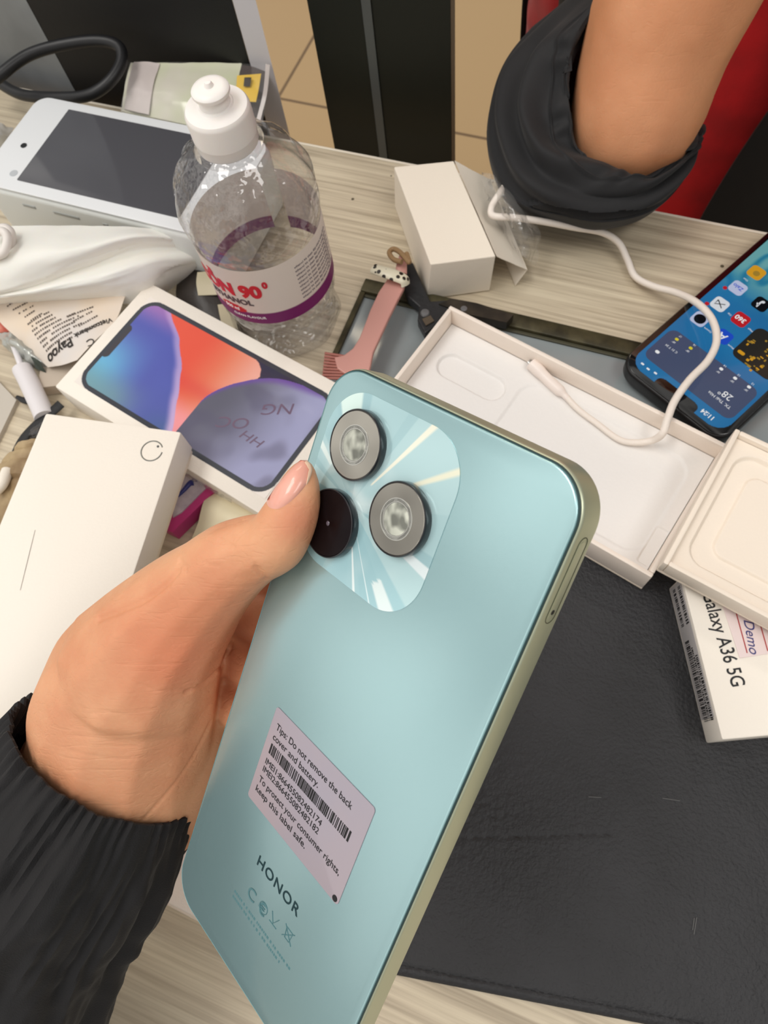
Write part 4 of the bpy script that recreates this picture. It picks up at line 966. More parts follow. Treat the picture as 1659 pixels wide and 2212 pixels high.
deep = mat('deep_teal_print', (14, 50, 56), 0.5)
o = text('brand_lettering', 'HONOR', 0.0046, deep, t, T(28.9, 134.6), ext=0.00003, space=1.15, bold=0.00002)
xs = [v.co.x for v in o.data.vertices]; f_ = 0.0188/(max(xs)-min(xs)); mn = min(xs)
for v in o.data.vertices: v.co.x = 0.0288+(v.co.x-mn)*f_; v.co.z = v.co.z-0.0002
faint = mat('faint_teal_print', (78, 120, 126), 0.45)
MZ = Matrix.Translation((0, 0, -0.0002))
text('certification_marks', 'C \u20ac', 0.0054, faint, t, MZ @ T(28.8, 145.6), ext=0.00003)
mesh('certification_marks', *join(*[[ [Vector(v)+Vector((cx_, cy_, 0.0)) for v in VF[0]], VF[1]] for VF, cx_, cy_ in ((tube([(0.0017*math.cos(a*PI/8), 0.0017*math.sin(a*PI/8), 0.00005) for a in range(17)], 0.00012, 5, 2), 0.0362, -0.1432), (tube([(0.0009*math.cos(a*PI/8), 0.0009*math.sin(a*PI/8), 0.00005) for a in range(3, 15)], 0.00012, 5, 2), 0.0362, -0.1432),
    (tube([(-0.0016, 0.0016, 0.00005), (0, -0.0012, 0.00005), (0.0016, 0.0016, 0.00005)], 0.00013, 5, 1), 0.0410, -0.1425), (tube([(-0.0016, 0.0004, 0.00005), (0.0016, 0.0004, 0.00005)], 0.00013, 5, 1), 0.0410, -0.1445),
    (tube([(-0.0013, 0.0016, 0.00005), (0.0013, 0.0016, 0.00005), (0.0009, -0.0016, 0.00005), (-0.0009, -0.0016, 0.00005), (-0.0013, 0.0016, 0.00005)], 0.00013, 5, 1), 0.0470, -0.1415), (tube([(-0.002, -0.002, 0.00005), (0.002, 0.002, 0.00005)], 0.00013, 5, 1), 0.0470, -0.1415), (tube([(-0.002, 0.002, 0.00005), (0.002, -0.002, 0.00005)], 0.00013, 5, 1), 0.0470, -0.1415))]), faint, t)
for k in range(2):
    B = []; x = 24.2; 
    while x < (51.5 if k == 0 else 47): 
        w = rb_.uniform(0.4, 0.8); B.append(box(w/1000, 0.0008, -0.0001, 0.00003, (x+w/2)/1000, -(149.0+k*1.9)/1000, 0.00001)); x += w+rb_.choice((0.25, 0.25, 0.8))
    mesh('fine_print_line', *join(*B), faint, t, False)

# ================================================================== PHONE WITH BLUE HOME SCREEN
ZB = 0.0165
angx = math.radians(-48.6)
M_b = frame(at(1334, 783, ZB), (math.cos(angx), math.sin(angx), 0))
BW, BL = 0.0735, 0.1490
t = empty('smartphone', M_b, 'black phone showing a blue home screen of apps, on the glass plate', 'phone')
mesh('case', *rrprism(BW, BL, 0.012, -0.0108, -0.0010, 0.0020, 10, BW/2, BL/2, 5), mat('black_case', (24, 23, 24), 0.4), t)
mesh('bezel', *rrprism(BW-0.002, BL-0.002, 0.0112, -0.0012, 0.0, 0.0003, 10, BW/2, BL/2, 2), glossblack, t)
def onb(px, py): v = M_b.inverted() @ at(px, py, ZB+0.0003); return v.x, v.y
SXm, SYm = 0.0043, 0.0045
SWb, SLb = BW-2*SXm, BL-2*SYm
def scol(i, co):
    x, y = co.x, co.y
    c = (0.10, 0.50, 0.74)
    n1 = noise.noise(Vector((x*45, y*45, 1))); 
    c = mixc(c, (0.09, 0.44, 0.68), sm(n1+0.5)*0.6)
    f_ = sm((y-0.075)/0.03)
    n2 = abs(noise.noise(Vector((x*90, y*60, 4))))
    c = mixc(c, mixc((0.12, 0.52, 0.66), (0.45, 0.72, 0.74), sm(n2*3)), f_)
    return c
def screen_mesh():
    B = []; nx, ny = 200, 400; V = []; F = []; ids = {}
    def ok(x, y):
        if sdrr(x, y, BW/2, BL/2, SWb, SLb, 0.009) > 0.0001: return False
        if sdrr(x, y, BW/2, SYm-0.004, 0.0275, 0.0185, 0.0032) < 0: return False
        return True
    for j in range(ny+1):
        for i in range(nx+1):
            ids[i, j] = len(V); V.append((SXm+SWb*i/nx, SYm+SLb*j/ny, 0.0001))
    for j in range(ny):
        for i in range(nx):
            if all(ok(*V[ids[a, b]][:2]) for a, b in ((i, j), (i+1, j), (i, j+1), (i+1, j+1))): F.append((ids[i, j], ids[i+1, j], ids[i+1, j+1], ids[i, j+1]))
    return V, F
lit = mat('lit_screen', (0, 0, 0), 0.04, attr=True, emis=(1, 1, 1), es=0.75, coat=0.5)
N_ = lit.node_tree; b_ = N_.nodes['Principled BSDF']
for l in list(N_.links):
    if l.to_socket == b_.inputs['Base Color']: N_.links.remove(l)
b_.inputs['Base Color'].default_value = (0.01, 0.01, 0.01, 1)
scb = painted('screen', screen_mesh(), scol, t, lit)
def lm(name, c, e=0.8): 
    m_ = mat(name, (4, 4, 4), 0.12, emis=c, es=e); return m_
wht = lm('lit_white', (240, 243, 248)); dkg = lm('lit_slate', (78, 88, 118)); blk = lm('lit_black', (12, 14, 20)); redm = lm('lit_red', (205, 34, 44)); yel = lm('lit_amber', (232, 168, 40)); blu = lm('lit_blue', (36, 84, 214)); wtx = lm('lit_text', (250, 250, 250), 0.9); sun = lm('lit_sun', (238, 222, 60)); lil = lm('lit_pale_lilac', (205, 212, 242)); gld = lm('lit_gold', (176, 140, 52)); drk = lm('lit_dark_photo', (44, 42, 38))
def icon(name, px, py, w, h, m_, r=0.0023, z=0.0002):
    x, y = onb(px, py); return mesh(name, *rrprism(w, h, r, z, z+0.00008, 0.00002, 5, x, y, 1), m_, scb)
def btxt(s_, px, py, size, m_=None, z=0.0004, al='CENTER', rot=0, **k):
    x, y = onb(px, py); return text('screen_lettering', s_, size, m_ or wtx, scb, Matrix.Translation((x, y, z)) @ Matrix.Rotation(PI+rot, 4, 'Z'), ext=0.00001, align=al, **k)
xw0, yw0 = onb(1518, 825)
mesh('weather_widget', *rrprism(0.0610, 0.0262, 0.0048, 0.00018, 0.00024, 0.00002, 6, BW/2, 0.0267, 1), dkg, scb)
btxt('28\u00b0', 1572, 848, 0.0060); btxt('TX. Th\u00e1i H\u00f2a', 1556, 862, 0.0027, al='CENTER'); btxt('11:24', 1532, 893, 0.0038, bold=0.0001)
for k, (px, py) in enumerate(((1618, 836), (1588, 817), (1558, 797), (1528, 775), (1492, 752), (1462, 733))):
    x, y = onb(px, py)
    mesh('weather_icon', *rrprism(0.0022, 0.0018, 0.0008, 0.0003, 0.00036, 0.00002, 4, x, y, 1), sun if k > 3 else wtx, scb)
    text('screen_lettering', ('12', '13', '14', '15', '16', '17')[k], 0.0018, wtx, scb, Matrix.Translation((x+0.0012, y+0.0035, 0.0004)) @ Matrix.Rotation(PI, 4, 'Z'), ext=0.00001)
    text('screen_lettering', '28\u00b0', 0.0016, wtx, scb, Matrix.Translation((x+0.0012, y-0.0022, 0.0004)) @ Matrix.Rotation(PI, 4, 'Z'), ext=0.00001)
btxt('C 31 T 24', 1452, 752, 0.0020); x, y = onb(1420, 760)
mesh('weather_icon', *rrprism(0.0026, 0.0020, 0.0009, 0.0003, 0.00036, 0.00002, 4, x, y, 1), wtx, scb)
for k, (px, py) in enumerate(((1388, 786), (1400, 797), (1416, 806))):
    icon('status_icon', px, py, 0.0020, 0.0011, wtx, 0.0004, 0.0003)
S9 = 0.0092
i_ = icon('app_icon', 1512, 689, S9, S9, lil); x, y = onb(1512, 689); mesh('camera_glyph', *rrprism(0.0068, 0.0068, 0.0033, 0.0003, 0.00038, 0.00002, 8, x, y, 1), blk, scb)
icon('app_icon', 1563, 727, S9, S9, blu); btxt('A', 1566, 722, 0.0070, bold=0.0001)
icon('app_icon', 1555, 657, S9, S9, wht)
x, y = onb(1555, 657)
mesh('bow_tie_glyph', *tube([(x-0.0025, y+0.0018, 0.0004), (x+0.0025, y-0.0018, 0.0004), (x+0.0025, y+0.0018, 0.0004), (x-0.0025, y-0.0018, 0.0004), (x-0.0025, y+0.0018, 0.0004)], 0.00035, 6, 1, 0.3), blk, scb)
icon('app_icon', 1600, 690, S9, S9, redm); btxt('360', 1603, 686, 0.0044, rot=0, bold=0.0001)
icon('app_icon', 1594, 622, S9, S9, lil); btxt('Zalo', 1597, 618, 0.0036, blu, bold=0.00005)
icon('app_icon', 1644, 657, S9, S9, blk, z=0.0002); btxt('\u266a', 1648, 650, 0.0085, wht, bold=0.0003)
icon('app_icon', 1634, 589, S9, S9, yel); x, y = onb(1634, 591); mesh('round_glyph', *rrprism(0.0040, 0.0040, 0.002, 0.0003, 0.00036, 0.00002, 6, x, y, 1), gld, scb)
icon('app_icon', 1690, 622, S9, S9, redm)
for (px, py) in ((1566, 622), (1527, 656)): icon('badge', px, py, 0.0026, 0.0026, redm, 0.0013, 0.0004)
for (s_, px, py) in (('Camera', 1530, 712), ('Cap', 1577, 678), ('Phone', 1580, 748), ('Maps', 1622, 712), ('Chat', 1612, 603)): btxt(s_, px, py, 0.0016)
icon('photo_widget', 1652, 764, 0.0275, 0.0262, drk, 0.0045)
rp_ = random.Random(3)
for k in range(26):
    px, py = rp_.uniform(1610, 1659), rp_.uniform(735, 800); icon('lit_window', px, py, rp_.uniform(.0008, .0022), rp_.uniform(.0006, .0016), rp_.choice((gld, yel, gld)), 0.0003, 0.0003)
icon('photo_badge', 1601, 762, 0.0044, 0.0022, yel, 0.001, 0.0004)

# ================================================================== CABLES
cabm = mat('white_cable_sheath2', (236, 226, 216), 0.45, bump=0.3, bscale=1500)
cp_ = [at(1095, 395, .040), at(1075, 425, .040), at(1062, 448, .036), at(1066, 466, .034), at(1110, 470, .034), at(1170, 478, .030), at(1240, 491, .024), at(1300, 502, .016), at(1336, 524, .010), at(1355, 560, .006), at(1372, 597, .005), at(1410, 618, .008), at(1460, 632, .014), at(1505, 654, .022), at(1538, 690, .026), at(1548, 735, .028), at(1530, 778, .029), at(1490, 820, .030), at(1458, 865, .030), at(1442, 905, .029), at(1432, 935, .026), at(1410, 951, .018), at(1370, 956, .0145), at(1335, 948, .0138), at(1290, 915, .0135), at(1250, 885, .0135), at(1222, 856, .0138)]
t = empty('charging_cable', at(1222, 856, 0.0137), 'white charging cable winding from the clear bag over the blue phone into the open box', 'cable')
mesh('cable_sheath', *tube(cp_, lambda s: 0.0021-0.0004*sm((s-0.75)/0.15), 14, 8), cabm, t, True, True)
mesh('plug_sleeve', *tube([at(1226, 860, .0138), at(1210, 845, .0142), at(1185, 822, .0148), at(1160, 797, .0152), at(1148, 786, .0154)], lambda s: 0.0018+0.0015*sm((s-0.12)/0.15)+0.0005*sm((s-0.6)/0.1), 18, 6), mat('white_plug', (234, 222, 214), 0.35), t, True, True)
mesh('plug_tip', *tube([at(1148, 786, .0154), at(1142, 780, .0156)], 0.0015, 10, 2, 0.6), mat('plug_metal', (170, 168, 165), 0.3, metal=0.8), t, True, True)
o = mesh('black_cable', *tube([at(-60, 215, .045), at(0, 163, .050), at(60, 120, .052), at(130, 98, .052), at(210, 88, .052), at(256, 100, .050), at(262, 135, .046), at(235, 178, .042), at(190, 206, .038), at(130, 211, .034), at(50, 205, .030), at(0, 180, .030), at(-40, 150, .030)], 0.0040, 16, 8), mat('black_rubber', (26, 26, 28), 0.42), None)
tag(o, 'thick black cable looping above the payment terminal at top left', 'cable')

# ================================================================== SKIN
def skin(name, c, c2, sc1=45, bump=0.35, red=None):
    M = bpy.data.materials.new(name); M.use_nodes = True; N = M.node_tree; L = N.links; b = N.nodes['Principled BSDF']
    tcn = N.nodes.new('ShaderNodeTexCoord')
    n1 = N.nodes.new('ShaderNodeTexNoise'); n1.inputs['Scale'].default_value = sc1; n1.inputs['Detail'].default_value = 5; L.new(tcn.outputs['Object'], n1.inputs['Vector'])
    r = N.nodes.new('ShaderNodeValToRGB'); r.color_ramp.elements[0].position = 0.35; r.color_ramp.elements[0].color = C8(*c2); r.color_ramp.elements[1].position = 0.65; r.color_ramp.elements[1].color = C8(*c)
    L.new(n1.outputs['Fac'], r.inputs['Fac']); L.new(r.outputs['Color'], b.inputs['Base Color'])
    last = r.outputs['Color']
    for (p_, rad_, cc, st) in (red or []):        # flushed patches of the skin itself
        ds = N.nodes.new('ShaderNodeVectorMath'); ds.operation = 'DISTANCE'; L.new(tcn.outputs['Object'], ds.inputs[0]); ds.inputs[1].default_value = p_
        mr_ = N.nodes.new('ShaderNodeMapRange'); mr_.interpolation_type = 'SMOOTHSTEP'; mr_.inputs['From Min'].default_value = 0; mr_.inputs['From Max'].default_value = rad_; mr_.inputs['To Min'].default_value = st; mr_.inputs['To Max'].default_value = 0
        L.new(ds.outputs['Value'], mr_.inputs['Value']); mx = N.nodes.new('ShaderNodeMix'); mx.data_type = 'RGBA'
        L.new(mr_.outputs['Result'], mx.inputs[0]); L.new(last, mx.inputs[6]); mx.inputs[7].default_value = C8(*cc); last = mx.outputs[2]
    L.new(last, b.inputs['Base Color'])
    b.inputs['Roughness'].default_value = 0.5; b.inputs['Subsurface Weight'].default_value = 0.25; b.inputs['Subsurface Radius'].default_value = (1, 0.35, 0.2); b.inputs['Subsurface Scale'].default_value = 0.003
    mp = N.nodes.new('ShaderNodeMapping'); L.new(tcn.outputs['Object'], mp.inputs['Vector']); mp.inputs['Scale'].default_value = (1, 1, 1)
    n2 = N.nodes.new('ShaderNodeTexNoise'); n2.inputs['Scale'].default_value = 420; n2.inputs['Detail'].default_value = 4; L.new(mp.outputs['Vector'], n2.inputs['Vector'])
    v = N.nodes.new('ShaderNodeTexVoronoi'); v.feature = 'DISTANCE_TO_EDGE'; v.inputs['Scale'].default_value = 520; L.new(mp.outputs['Vector'], v.inputs['Vector'])
    ad = N.nodes.new('ShaderNodeMath'); ad.operation = 'ADD'; L.new(n2.outputs['Fac'], ad.inputs[0]); L.new(v.outputs['Distance'], ad.inputs[1])
    mpw = N.nodes.new('ShaderNodeMapping'); L.new(tcn.outputs['Object'], mpw.inputs['Vector']); mpw.inputs['Rotation'].default_value = (0, 0, 0.12); mpw.inputs['Scale'].default_value = (45, 520, 420)
    n3 = N.nodes.new('ShaderNodeTexNoise'); n3.inputs['Scale'].default_value = 1.0; n3.inputs['Detail'].default_value = 2; n3.inputs['Distortion'].default_value = 0.6; L.new(mpw.outputs['Vector'], n3.inputs['Vector'])
    rw_ = N.nodes.new('ShaderNodeValToRGB'); rw_.color_ramp.elements[0].position = 0.30; rw_.color_ramp.elements[1].position = 0.44; L.new(n3.outputs['Fac'], rw_.inputs['Fac'])
    ad2 = N.nodes.new('ShaderNodeMath'); ad2.operation = 'MULTIPLY_ADD'; ad2.inputs[1].default_value = 0.8; L.new(rw_.outputs['Color'], ad2.inputs[0]); L.new(ad.outputs[0], ad2.inputs[2]); ad = ad2
    bp = N.nodes.new('ShaderNodeBump'); bp.inputs['Strength'].default_value = bump; bp.inputs['Distance'].default_value = 0.0002
    L.new(ad.outputs[0], bp.inputs['Height']); L.new(bp.outputs['Normal'], b.inputs['Normal']); return M
VIEW = Vector(ray(CX, CY)).normalized()
def pz(px, py, d, rpx): return (cp(px, py, d), rpx*d/FPX)

# ================================================================== HAND HOLDING THE PHONE
hroot = empty('person', cp(250, 1650, 0.25), 'left hand in a black gathered sleeve holding the mint green phone', 'person')
hc = cp(250, 1650, 0.25)
sk = skin('hand_skin', (226, 168, 128), (214, 148, 110), 45, 0.45, [(cp(400, 1430, .195)-hc, .030, (214, 120, 84), 0.7), (cp(250, 1400, .22)-hc, .022, (206, 132, 92), 0.5), (cp(645, 1130, .168)-hc, .010, (206, 116, 88), 0.5), (cp(480, 1310, .185)-hc, .022, (212, 134, 98), 0.5)])
ax = VIEW
thumb = [pz(657, 1013, .1740, 24), pz(650, 1040, .1740, 40), pz(641, 1078, .1745, 55), pz(620, 1130, .1765, 66), pz(592, 1172, .180, 72), pz(548, 1188, .185, 80), pz(498, 1216, .190, 92), pz(448, 1262, .197, 104), pz(405, 1305, .205, 122), pz(352, 1368, .213, 146), pz(308, 1440, .222, 176)]
mound = [pz(308, 1440, .222, 176), pz(283, 1500, .229, 196), pz(268, 1560, .236, 204), pz(262, 1620, .243, 200), pz(245, 1680, .252, 205), pz(180, 1800, .266, 215), pz(110, 1920, .280, 225)]
parts = [chain(thumb, ax, 0.85, 5), chain(mound, ax, 0.72, 5)]
# second roll of the palm edge, then the palm and four fingers closing behind the phone
parts.append(chain([pz(430, 1430, .234, 64), pz(432, 1500, .238, 74), pz(428, 1590, .243, 82), pz(402, 1680, .249, 84), pz(360, 1770, .256, 80)], ax, 0.9, 5))
parts.append(chain([pz(318, 1312, .235, 58), pz(268, 1385, .243, 78), pz(240, 1470, .250, 120), pz(240, 1580, .256, 140)], ax, 0.7, 5))
def fing(pts, r): return chain([(ph(*p), q/1000) for p, q in zip(pts, r)], None, 1, 6)
H0 = -HT*1000-0.6
parts.append(fing([(-30, 78, -24), (-14, 66, -19), (2, 58, H0-8.2), (22, 50, H0-7.8), (40, 45, H0-7.2), (54, 42, H0-6.9)], [12, 9.5, 8.6, 8.0, 7.3, 5.8]))
parts.append(fing([(-32, 92, -26), (-15, 84, -20), (2, 78, H0-8.6), (24, 72, H0-8.2), (44, 68, H0-7.6), (60, 66, H0-7.0)], [13, 10, 9.0, 8.4, 7.6, 6.0]))
parts.append(fing([(-32, 108, -26), (-15, 102, -20), (2, 98, H0-8.4), (22, 93, H0-8.0), (41, 90, H0-7.3), (56, 89, H0-6.8)], [13, 10, 8.8, 8.0, 7.3, 5.7]))
parts.append(fing([(-32, 124, -26), (-15, 119, -20), (1, 116, H0-7.4), (18, 113, H0-6.9), (32, 111, H0-6.4), (44, 110, H0-6.0)], [12, 9, 7.6, 6.8, 6.2, 5.0]))
parts.append(chain([(ph(-30, 78, -24), .012), (ph(-34, 100, -26), .015), (ph(-32, 124, -26), .013)], None, 1, 6))
hand = blob('hand', join(*parts), sk, hroot, 0.0007, 20)
# creases pressed into the mesh, each along its own line
bmh = bmesh.new(); bmh.from_mesh(hand.data); Mi = wm(hroot)
bmh.transform(Mi); bvh = BVHTree.FromBMesh(bmh)
def hit(px, py, bv=None):
    d = Vector(ray(px, py)).normalized(); h = (bv or bvh).ray_cast(Vector(CAMP), d)
    return h[0], h[1]
def crease(pts, w, depth, dens=30):
    C = []
    for q in cat([Vector((p[0], p[1], 0)) for p in pts], dens):
        h, n_ = hit(q.x, q.y)
        if h is not None: C.append((h, n_))
    return C, w, depth
CR = [crease([(212, 1338), (262, 1318), (318, 1292), (362, 1258), (385, 1232)], 0.0009, 0.0009), crease([(388, 1212), (396, 1222), (402, 1228)], 0.0007, 0.0006), crease([(475, 1168), (490, 1176), (505, 1182)], 0.0005, 0.0005),
      crease([(553, 1226), (562, 1240), (575, 1252)], 0.0008, 0.0006), crease([(432, 1208), (450, 1218), (475, 1222)], 0.0004, 0.0002), crease([(496, 1400), (478, 1440), (440, 1478), (405, 1492)], 0.0010, 0.0009),
      crease([(190, 1542), (230, 1538), (285, 1546)], 0.00035, 0.00016), crease([(150, 1588), (210, 1590), (275, 1588), (330, 1580)], 0.00035, 0.00016), crease([(140, 1618), (200, 1632), (280, 1640), (350, 1628)], 0.00035, 0.00016), crease([(300, 1478), (350, 1492), (420, 1486)], 0.0004, 0.0002),
      crease([(455, 1560), (425, 1620), (380, 1690), (310, 1770)], 0.0007, 0.0004), crease([(520, 1118), (525, 1138), (532, 1160)], 0.00035, 0.00016)]
from mathutils.kdtree import KDTree
pts_ = [(h, n_, w, d) for C, w, d in CR for h, n_ in C]; kd = KDTree(len(pts_))
for i, p in enumerate(pts_): kd.insert(p[0], i)
kd.balance()
for v in bmh.verts:
    co, i, ds = kd.find(v.co); w, d = pts_[i][2], pts_[i][3]
    if ds < 3*w: v.co -= pts_[i][1]*d*math.exp(-(ds/w)**2)
bvh = BVHTree.FromBMesh(bmh)
bmh.transform(Mi.inverted()); bmh.to_mesh(hand.data); bmh.free()
for p in hand.data.polygons: p.use_smooth = True
def patch(P, lift, bulge, step=1.5, bv=None):
    C = [(p.x, p.y) for p in cat([Vector((*p, 0)) for p in P+[P[0]]], 6)]
    x0, x1 = min(p[0] for p in C), max(p[0] for p in C); y0, y1 = min(p[1] for p in C), max(p[1] for p in C)
    mx_, my_ = sum(p[0] for p in C)/len(C), sum(p[1] for p in C)/len(C)
    # fan rings from the centre out to the outline: clean edge
    K = 14; V = []; F = []; n = len(C)-1
    for k in range(K+1):
        for i in range(n):
            f_ = k/K; x = mx_+(C[i][0]-mx_)*f_; y = my_+(C[i][1]-my_)*f_; h, nn = hit(x, y, bv)
            if h is None: h = V[-1] if V else cp(x, y, .17); nn = -VIEW
            V.append(h+nn*(lift*(1-f_**6)+bulge*(1-f_*f_)))
    F = [(k*n+i, k*n+(i+1) % n, (k+1)*n+(i+1) % n, (k+1)*n+i) for k in range(K) for i in range(n)]
    return V, F
nail_out = [(573, 1082), (594, 1052), (622, 1020), (646, 996), (662, 990), (671, 1000), (672, 1018), (664, 1042), (646, 1066), (622, 1088), (600, 1099), (582, 1096)]
nl = mesh('thumbnail', *patch(nail_out, 0.0004, 0.0003), mat('thumbnail_pink', (232, 168, 150), 0.28, coat=0.5, sss=0.1), hroot, True, True)
mesh('nail_tip', *patch([(656, 997), (663, 995), (671, 1004), (674, 1020), (666, 1042), (661, 1046), (667, 1022), (664, 1006)], 0.0004, 0.0002), mat('nail_edge', (240, 206, 178), 0.35), hroot, True, True)

# ---- black gathered sleeve
cloth = mat('black_sleeve_cloth', (21, 20, 22), 0.8, sheen=0.06, bump=0.5, bscale=2200, bdetail=2, bdist=0.0003)
ca = [cp(236, 1632, .250), cp(150, 1768, .251), cp(58, 1905, .254), cp(-20, 2090, .260), cp(-110, 2330, .270), cp(-200, 2600, .285)]
ra = [.0364, .0418, .0440, .0460, .050, .056]
def sleeve(Cs, Rs, e1, n=320, m=14, gather=58, amp=0.0016, flare=None, seed=1, tilt=0.0):
    C = cat(Cs, m); R_ = cat([Vector((r, 0, 0)) for r in Rs], m); out = []; N = len(C)
    rg = random.Random(seed); ph_ = [rg.uniform(0, 6.28) for _ in range(8)]
    for i, c in enumerate(C):
        tt = (C[min(i+1, N-1)]-C[max(i-1, 0)]).normalized(); u = (Vector(e1)-Vector(e1).dot(tt)*tt).normalized(); w = tt.cross(u)
        s = i/(N-1); ring = []
        for j in range(n):
            a = 2*PI*j/n; r = R_[i].x
            g = math.sin(gather*a+ph_[0]+9*noise.noise(Vector((math.cos(a)*1.7, math.sin(a)*1.7, s*3))))*(0.55+0.9*noise.noise(Vector((math.cos(a)*5, math.sin(a)*5, 4))))
            long_ = noise.noise(Vector((math.cos(a)*4.5, math.sin(a)*4.5, s*2.2+seed)))
            fine = 1-abs(noise.noise(Vector((math.cos(a)*9, math.sin(a)*9, s*3.5+seed*2))))*2
            r += amp*0.60*g*math.exp(-s*13)+amp*1.9*long_*(0.35+sm(s*5))+amp*0.55*fine*sm(s*8)+amp*0.5*noise.noise(Vector((math.cos(a)*7, math.sin(a)*7, s*22)))*sm(s*6)
            p = c+(u*math.cos(a)+w*math.sin(a))*r
            if i == 0: p = p-tt*(0.0011*g)
            ring.append(p)
        out.append(ring)
    return out
e1 = Vector(ray(CX+100, CY+84))-Vector(ray(CX, CY))
So = sleeve(ca, ra, e1, amp=0.0022)
axd = (Vector(ca[0])-Vector(ca[1])).normalized(); c0 = Vector(ca[0])
hem = [[c0+(p-c0)*0.985+axd*0.0012 for p in So[0]], [c0+(p-c0)*0.955+axd*0.0010 for p in So[0]]]
inner_ = [[c0+(p-c0)*0.94-axd*0.004*k for p in So[0]] for k in (1, 4)]
V, F = rings([*inner_[::-1], hem[1], hem[0], *So], caps=False)
mesh('sleeve', V, F, cloth, hroot, True, True)['label'] = 'black gathered cloth sleeve'

# ================================================================== PERSON BEHIND THE DESK
pr_ = empty('person', (0.24, 0.56, -0.75), 'person in red shirt and black jacket, sleeve rolled, elbow on the desk edge', 'person')
sk2 = skin('forearm_skin', (222, 158, 116), (208, 142, 100), 25, 0.3)
TC = Vector((0.255, 0.585, 0)); along = Vector((0.9394, -0.3428, 0)); back_ = Vector((0.3428, 0.9394, 0))
def T3(a, b, z): return TC+along*a+back_*b+Vector((0, 0, z))
elbow = cp(1335, 330, .432)
arm = [pz(1318, 350, .450, 92), pz(1350, 300, .434, 128), pz(1378, 232, .415, 146), pz(1410, 120, .397, 158), pz(1462, -10, .375, 176), pz(1560, -190, .345, 178), pz(1680, -400, .32, 150)]
hp = arm[-1][0]; wr = hp+(hp-arm[-2][0])*0.5
bparts = [chain(arm, None, 1, 5), chain([(hp, .031), (wr, .026), (wr+(wr-hp)*1.2, .026)], None, 1, 5)]
pk = wr+(wr-hp)*1.6; dd_ = (wr-hp).normalized(); sd = Vector((1, 0, 0))
for k in range(4): 
    o_ = sd*(0.02*(k-1.5)); bparts.append(chain([(wr+(wr-hp)*1.2+o_*0.7, .014), (pk+dd_*0.02+o_, .0095), (pk+dd_*0.045+o_-Vector((0, 0.012, 0)), .0088), (pk+dd_*0.05+o_-Vector((0, 0.035, 0)), .0075)], None, 1, 4))
bparts.append(chain([(wr+(wr-hp)*1.2, .014), (pk+sd*0.045, .010), (pk+sd*0.05+dd_*0.02, .009)], None, 1, 4))
sh = T3(-0.15, 0.0, 0.46)
bparts.append(chain([(arm[0][0], .034), (cp(1250, 200, .50), .034), (cp(1330, -20, .51), .034), (sh, .045)], None, 1, 6))
bparts.append(chain([(T3(0, 0.02, -0.10), .15), (T3(0, 0.02, 0.15), .15), (T3(0, 0.02, 0.36), .14), (T3(0, 0.02, 0.45), .10)], back_, 0.68, 6))
bparts.append(chain([(T3(-.15, 0, .45), .055), (T3(0, 0.02, .48), .065), (T3(.15, 0, .45), .055)], None, 1, 5))
bparts.append(chain([(T3(0, 0.02, .50), .055), (T3(0, -0.01, .60), .055), (T3(0, -0.02, .68), .082), (T3(0, -0.02, .75), .085)], None, 1, 5))
bparts.append(chain([(T3(0, -0.095, .69), .016), (T3(0, -0.115, .665), .015)], None, 1, 3))
for s_ in (-1, 1): bparts.append(ball(T3(s_*0.088, 0, .69), .02, along, 0.4))
bparts.append(chain([(T3(.16, 0, .44), .055), (T3(.24, 0.0, .25), .046), (T3(.26, -0.03, .05), .04), (T3(.24, -0.05, -.16), .034), (T3(.23, -0.06, -.24), .03)], None, 1, 5))
blob('body', join(*bparts), sk2, pr_, 0.004, 8)
mesh('hair', *chain([(T3(0, 0.02, .74), .088), (T3(0, 0.0, .785), .085), (T3(0, 0.05, .70), .075)], None, 1, 5), mat('black_hair', (20, 18, 18), 0.6), pr_, True, True)
for s_ in (-1, 1): mesh('eye', *ball(T3(s_*0.032, -0.098, .705), .009), mat('dark_eye', (30, 22, 20), 0.2), pr_, True, True)
mesh('lips', *chain([(T3(-.02, -0.098, .635), .005), (T3(0, -0.104, .636), .006), (T3(.02, -0.098, .635), .005)]), mat('lip_colour', (176, 96, 84), 0.5), pr_, True, True)
redc = mat('red_shirt_cloth', (214, 14, 26), 0.8, sheen=0.2, bump=0.4, bscale=900, bdist=0.0004, var=0.12, vscale=30)
TR = chain([(T3(-.02, 0.02, -0.30), .166), (T3(-.02, 0.02, -0.05), .164), (T3(-.02, 0.02, 0.16), .166), (T3(-.01, 0.02, 0.36), .158), (T3(0, 0.02, 0.455), .112)], back_, 0.70, 6, 3)
shirt = blob('shirt', TR, redc, pr_, 0.0045, 6); shirt['label'] = 'red shirt'
blk_cloth = mat('black_jacket_cloth', (14, 14, 15), 0.85, sheen=0.05, bump=0.5, bscale=1200, bdist=0.0004)
V = []; 
def torso_pt(ang_, z, r): 
    return TC+back_*0.02+along*(math.cos(ang_)*r)+back_*(math.sin(ang_)*r*0.74)+Vector((0, 0, z))
a0 = math.radians(-80)
Rr = []
for i in range(40):
    z = -0.34+0.80*i/39; row = []
    for j in range(60):
        a = a0+(math.radians(190)-a0)*j/59; rr_ = 0.186+0.004*noise.noise(Vector((math.cos(a)*3, math.sin(a)*3, z*9)))-0.06*sm((z-0.36)/0.12)+0.012*(1-j/59)
        aw = a0+0.10*math.sin(z*9) if j == 0 else a
        row.append(torso_pt(aw, z, rr_))
    Rr.append(row)
V, F = rings(Rr, caps=False, closed=False)
jk = mesh('jacket', V, F, blk_cloth, pr_, True, True); sm2 = jk.modifiers.new('s', 'SOLIDIFY'); sm2.thickness = 0.004; jk['label'] = 'open black jacket'
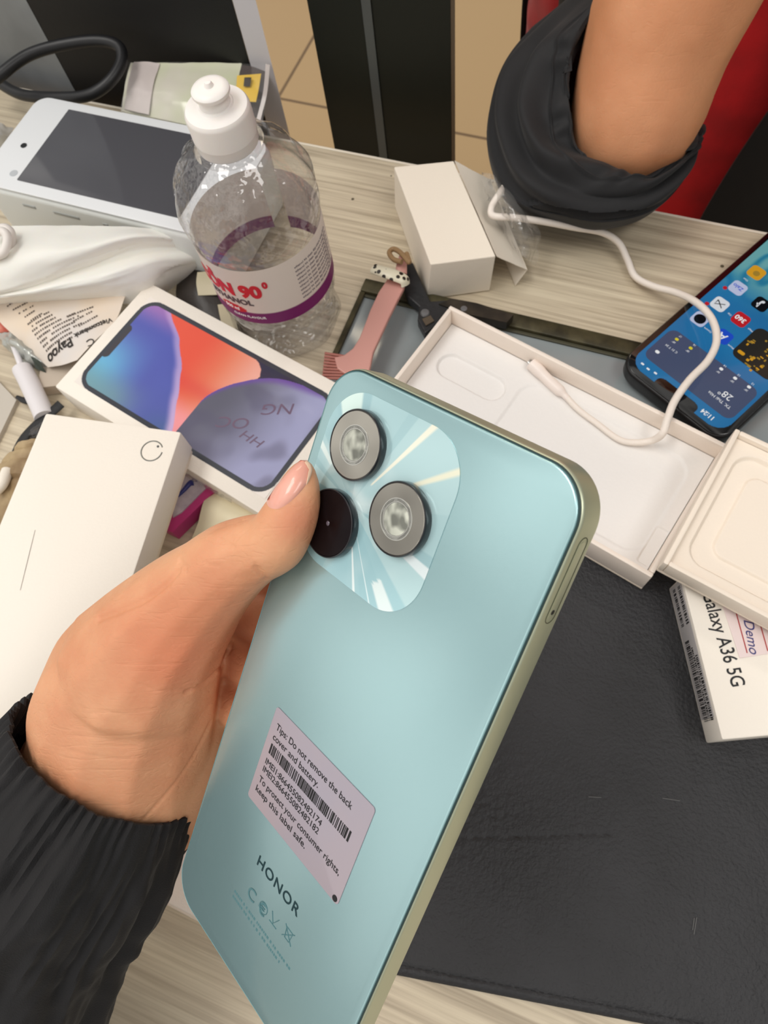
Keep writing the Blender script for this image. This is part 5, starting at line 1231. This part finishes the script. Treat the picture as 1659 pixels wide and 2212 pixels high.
# rolled sleeve bunched round the elbow
op = [(1345, -60), (1303, 0), (1250, 68), (1228, 150), (1232, 235), (1250, 305), (1295, 353), (1371, 376), (1447, 353), (1490, 316), (1512, 285), (1520, 268)]
si = [(1285, -60), (1222, 0), (1130, 78), (1075, 165), (1053, 275), (1072, 375), (1120, 440), (1225, 472), (1312, 481), (1410, 455), (1478, 385), (1518, 300)]
opd = [.385, .392, .400, .405, .408, .412, .415, .416, .418, .425, .442, .462]
sid = [.46, .47, .475, .475, .47, .462, .455, .452, .450, .450, .456, .468]
rows = []; NR = 15
for i in range(NR):
    s = i/(NR-1); row = []
    for k in range(len(op)):
        x = op[k][0]*(1-s)+si[k][0]*s; y = op[k][1]*(1-s)+si[k][1]*s
        bul = math.sin(PI*min(s*0.62+0.05, 1))
        d = opd[k]*(1-s)+sid[k]*s-0.030*bul
        row.append(cp(x, y, d))
    rows.append(row)
cen = cp(1375, 250, .47)
def wr_(row, f_, back): return [cen+(p-cen)*f_+VIEW*back for p in row]
rows = [wr_(rows[0], 0.93, 0.012), wr_(rows[0], 0.985, 0.003)]+rows+[wr_(rows[-1], 0.96, 0.018), wr_(rows[-1], 0.80, 0.032)]
def folds(s, u):
    f_ = 0.0
    w = sm(s/0.15)*sm((0.92-s)/0.2)*sm((0.98-u)/0.12)+0.02
    f_ += 0.0042*math.sin(15*s+5*noise.noise(Vector((u*3.0, s*1.2, 5)))*2.0)*w*(0.45+0.55*sm(u*3))
    f_ += 0.0030*noise.noise(Vector((u*9, s*5, 1)))*w
    f_ += 0.0012*math.sin(u*70+6*noise.noise(Vector((u*8, 0, 0))))*math.exp(-((s-0.24)/0.10)**2)
    f_ -= 0.0016*math.exp(-((s-0.30)/0.012)**2)
    return -f_
V, F = sheet(rows, nu=16, nv=6, amp=0.0, thick=0, ridge=folds)
sl_ = mesh('rolled_sleeve', V, F, mat('black_sleeve_cloth2', (25, 25, 27), 0.75, sheen=0.06, bump=0.4, bscale=1500, bdist=0.0003), pr_, True, True); sl_['label'] = 'black sleeve rolled and bunched at the elbow'
s3 = sl_.modifiers.new('s', 'SOLIDIFY'); s3.thickness = 0.0015
upper = [(cp(1240, 330, .478), .044), (cp(1230, 170, .495), .042), (cp(1335, -20, .505), .042), (sh, .052)]
blob('sleeve_upper', chain(upper, None, 1, 8), blk_cloth, pr_, 0.003, 6)
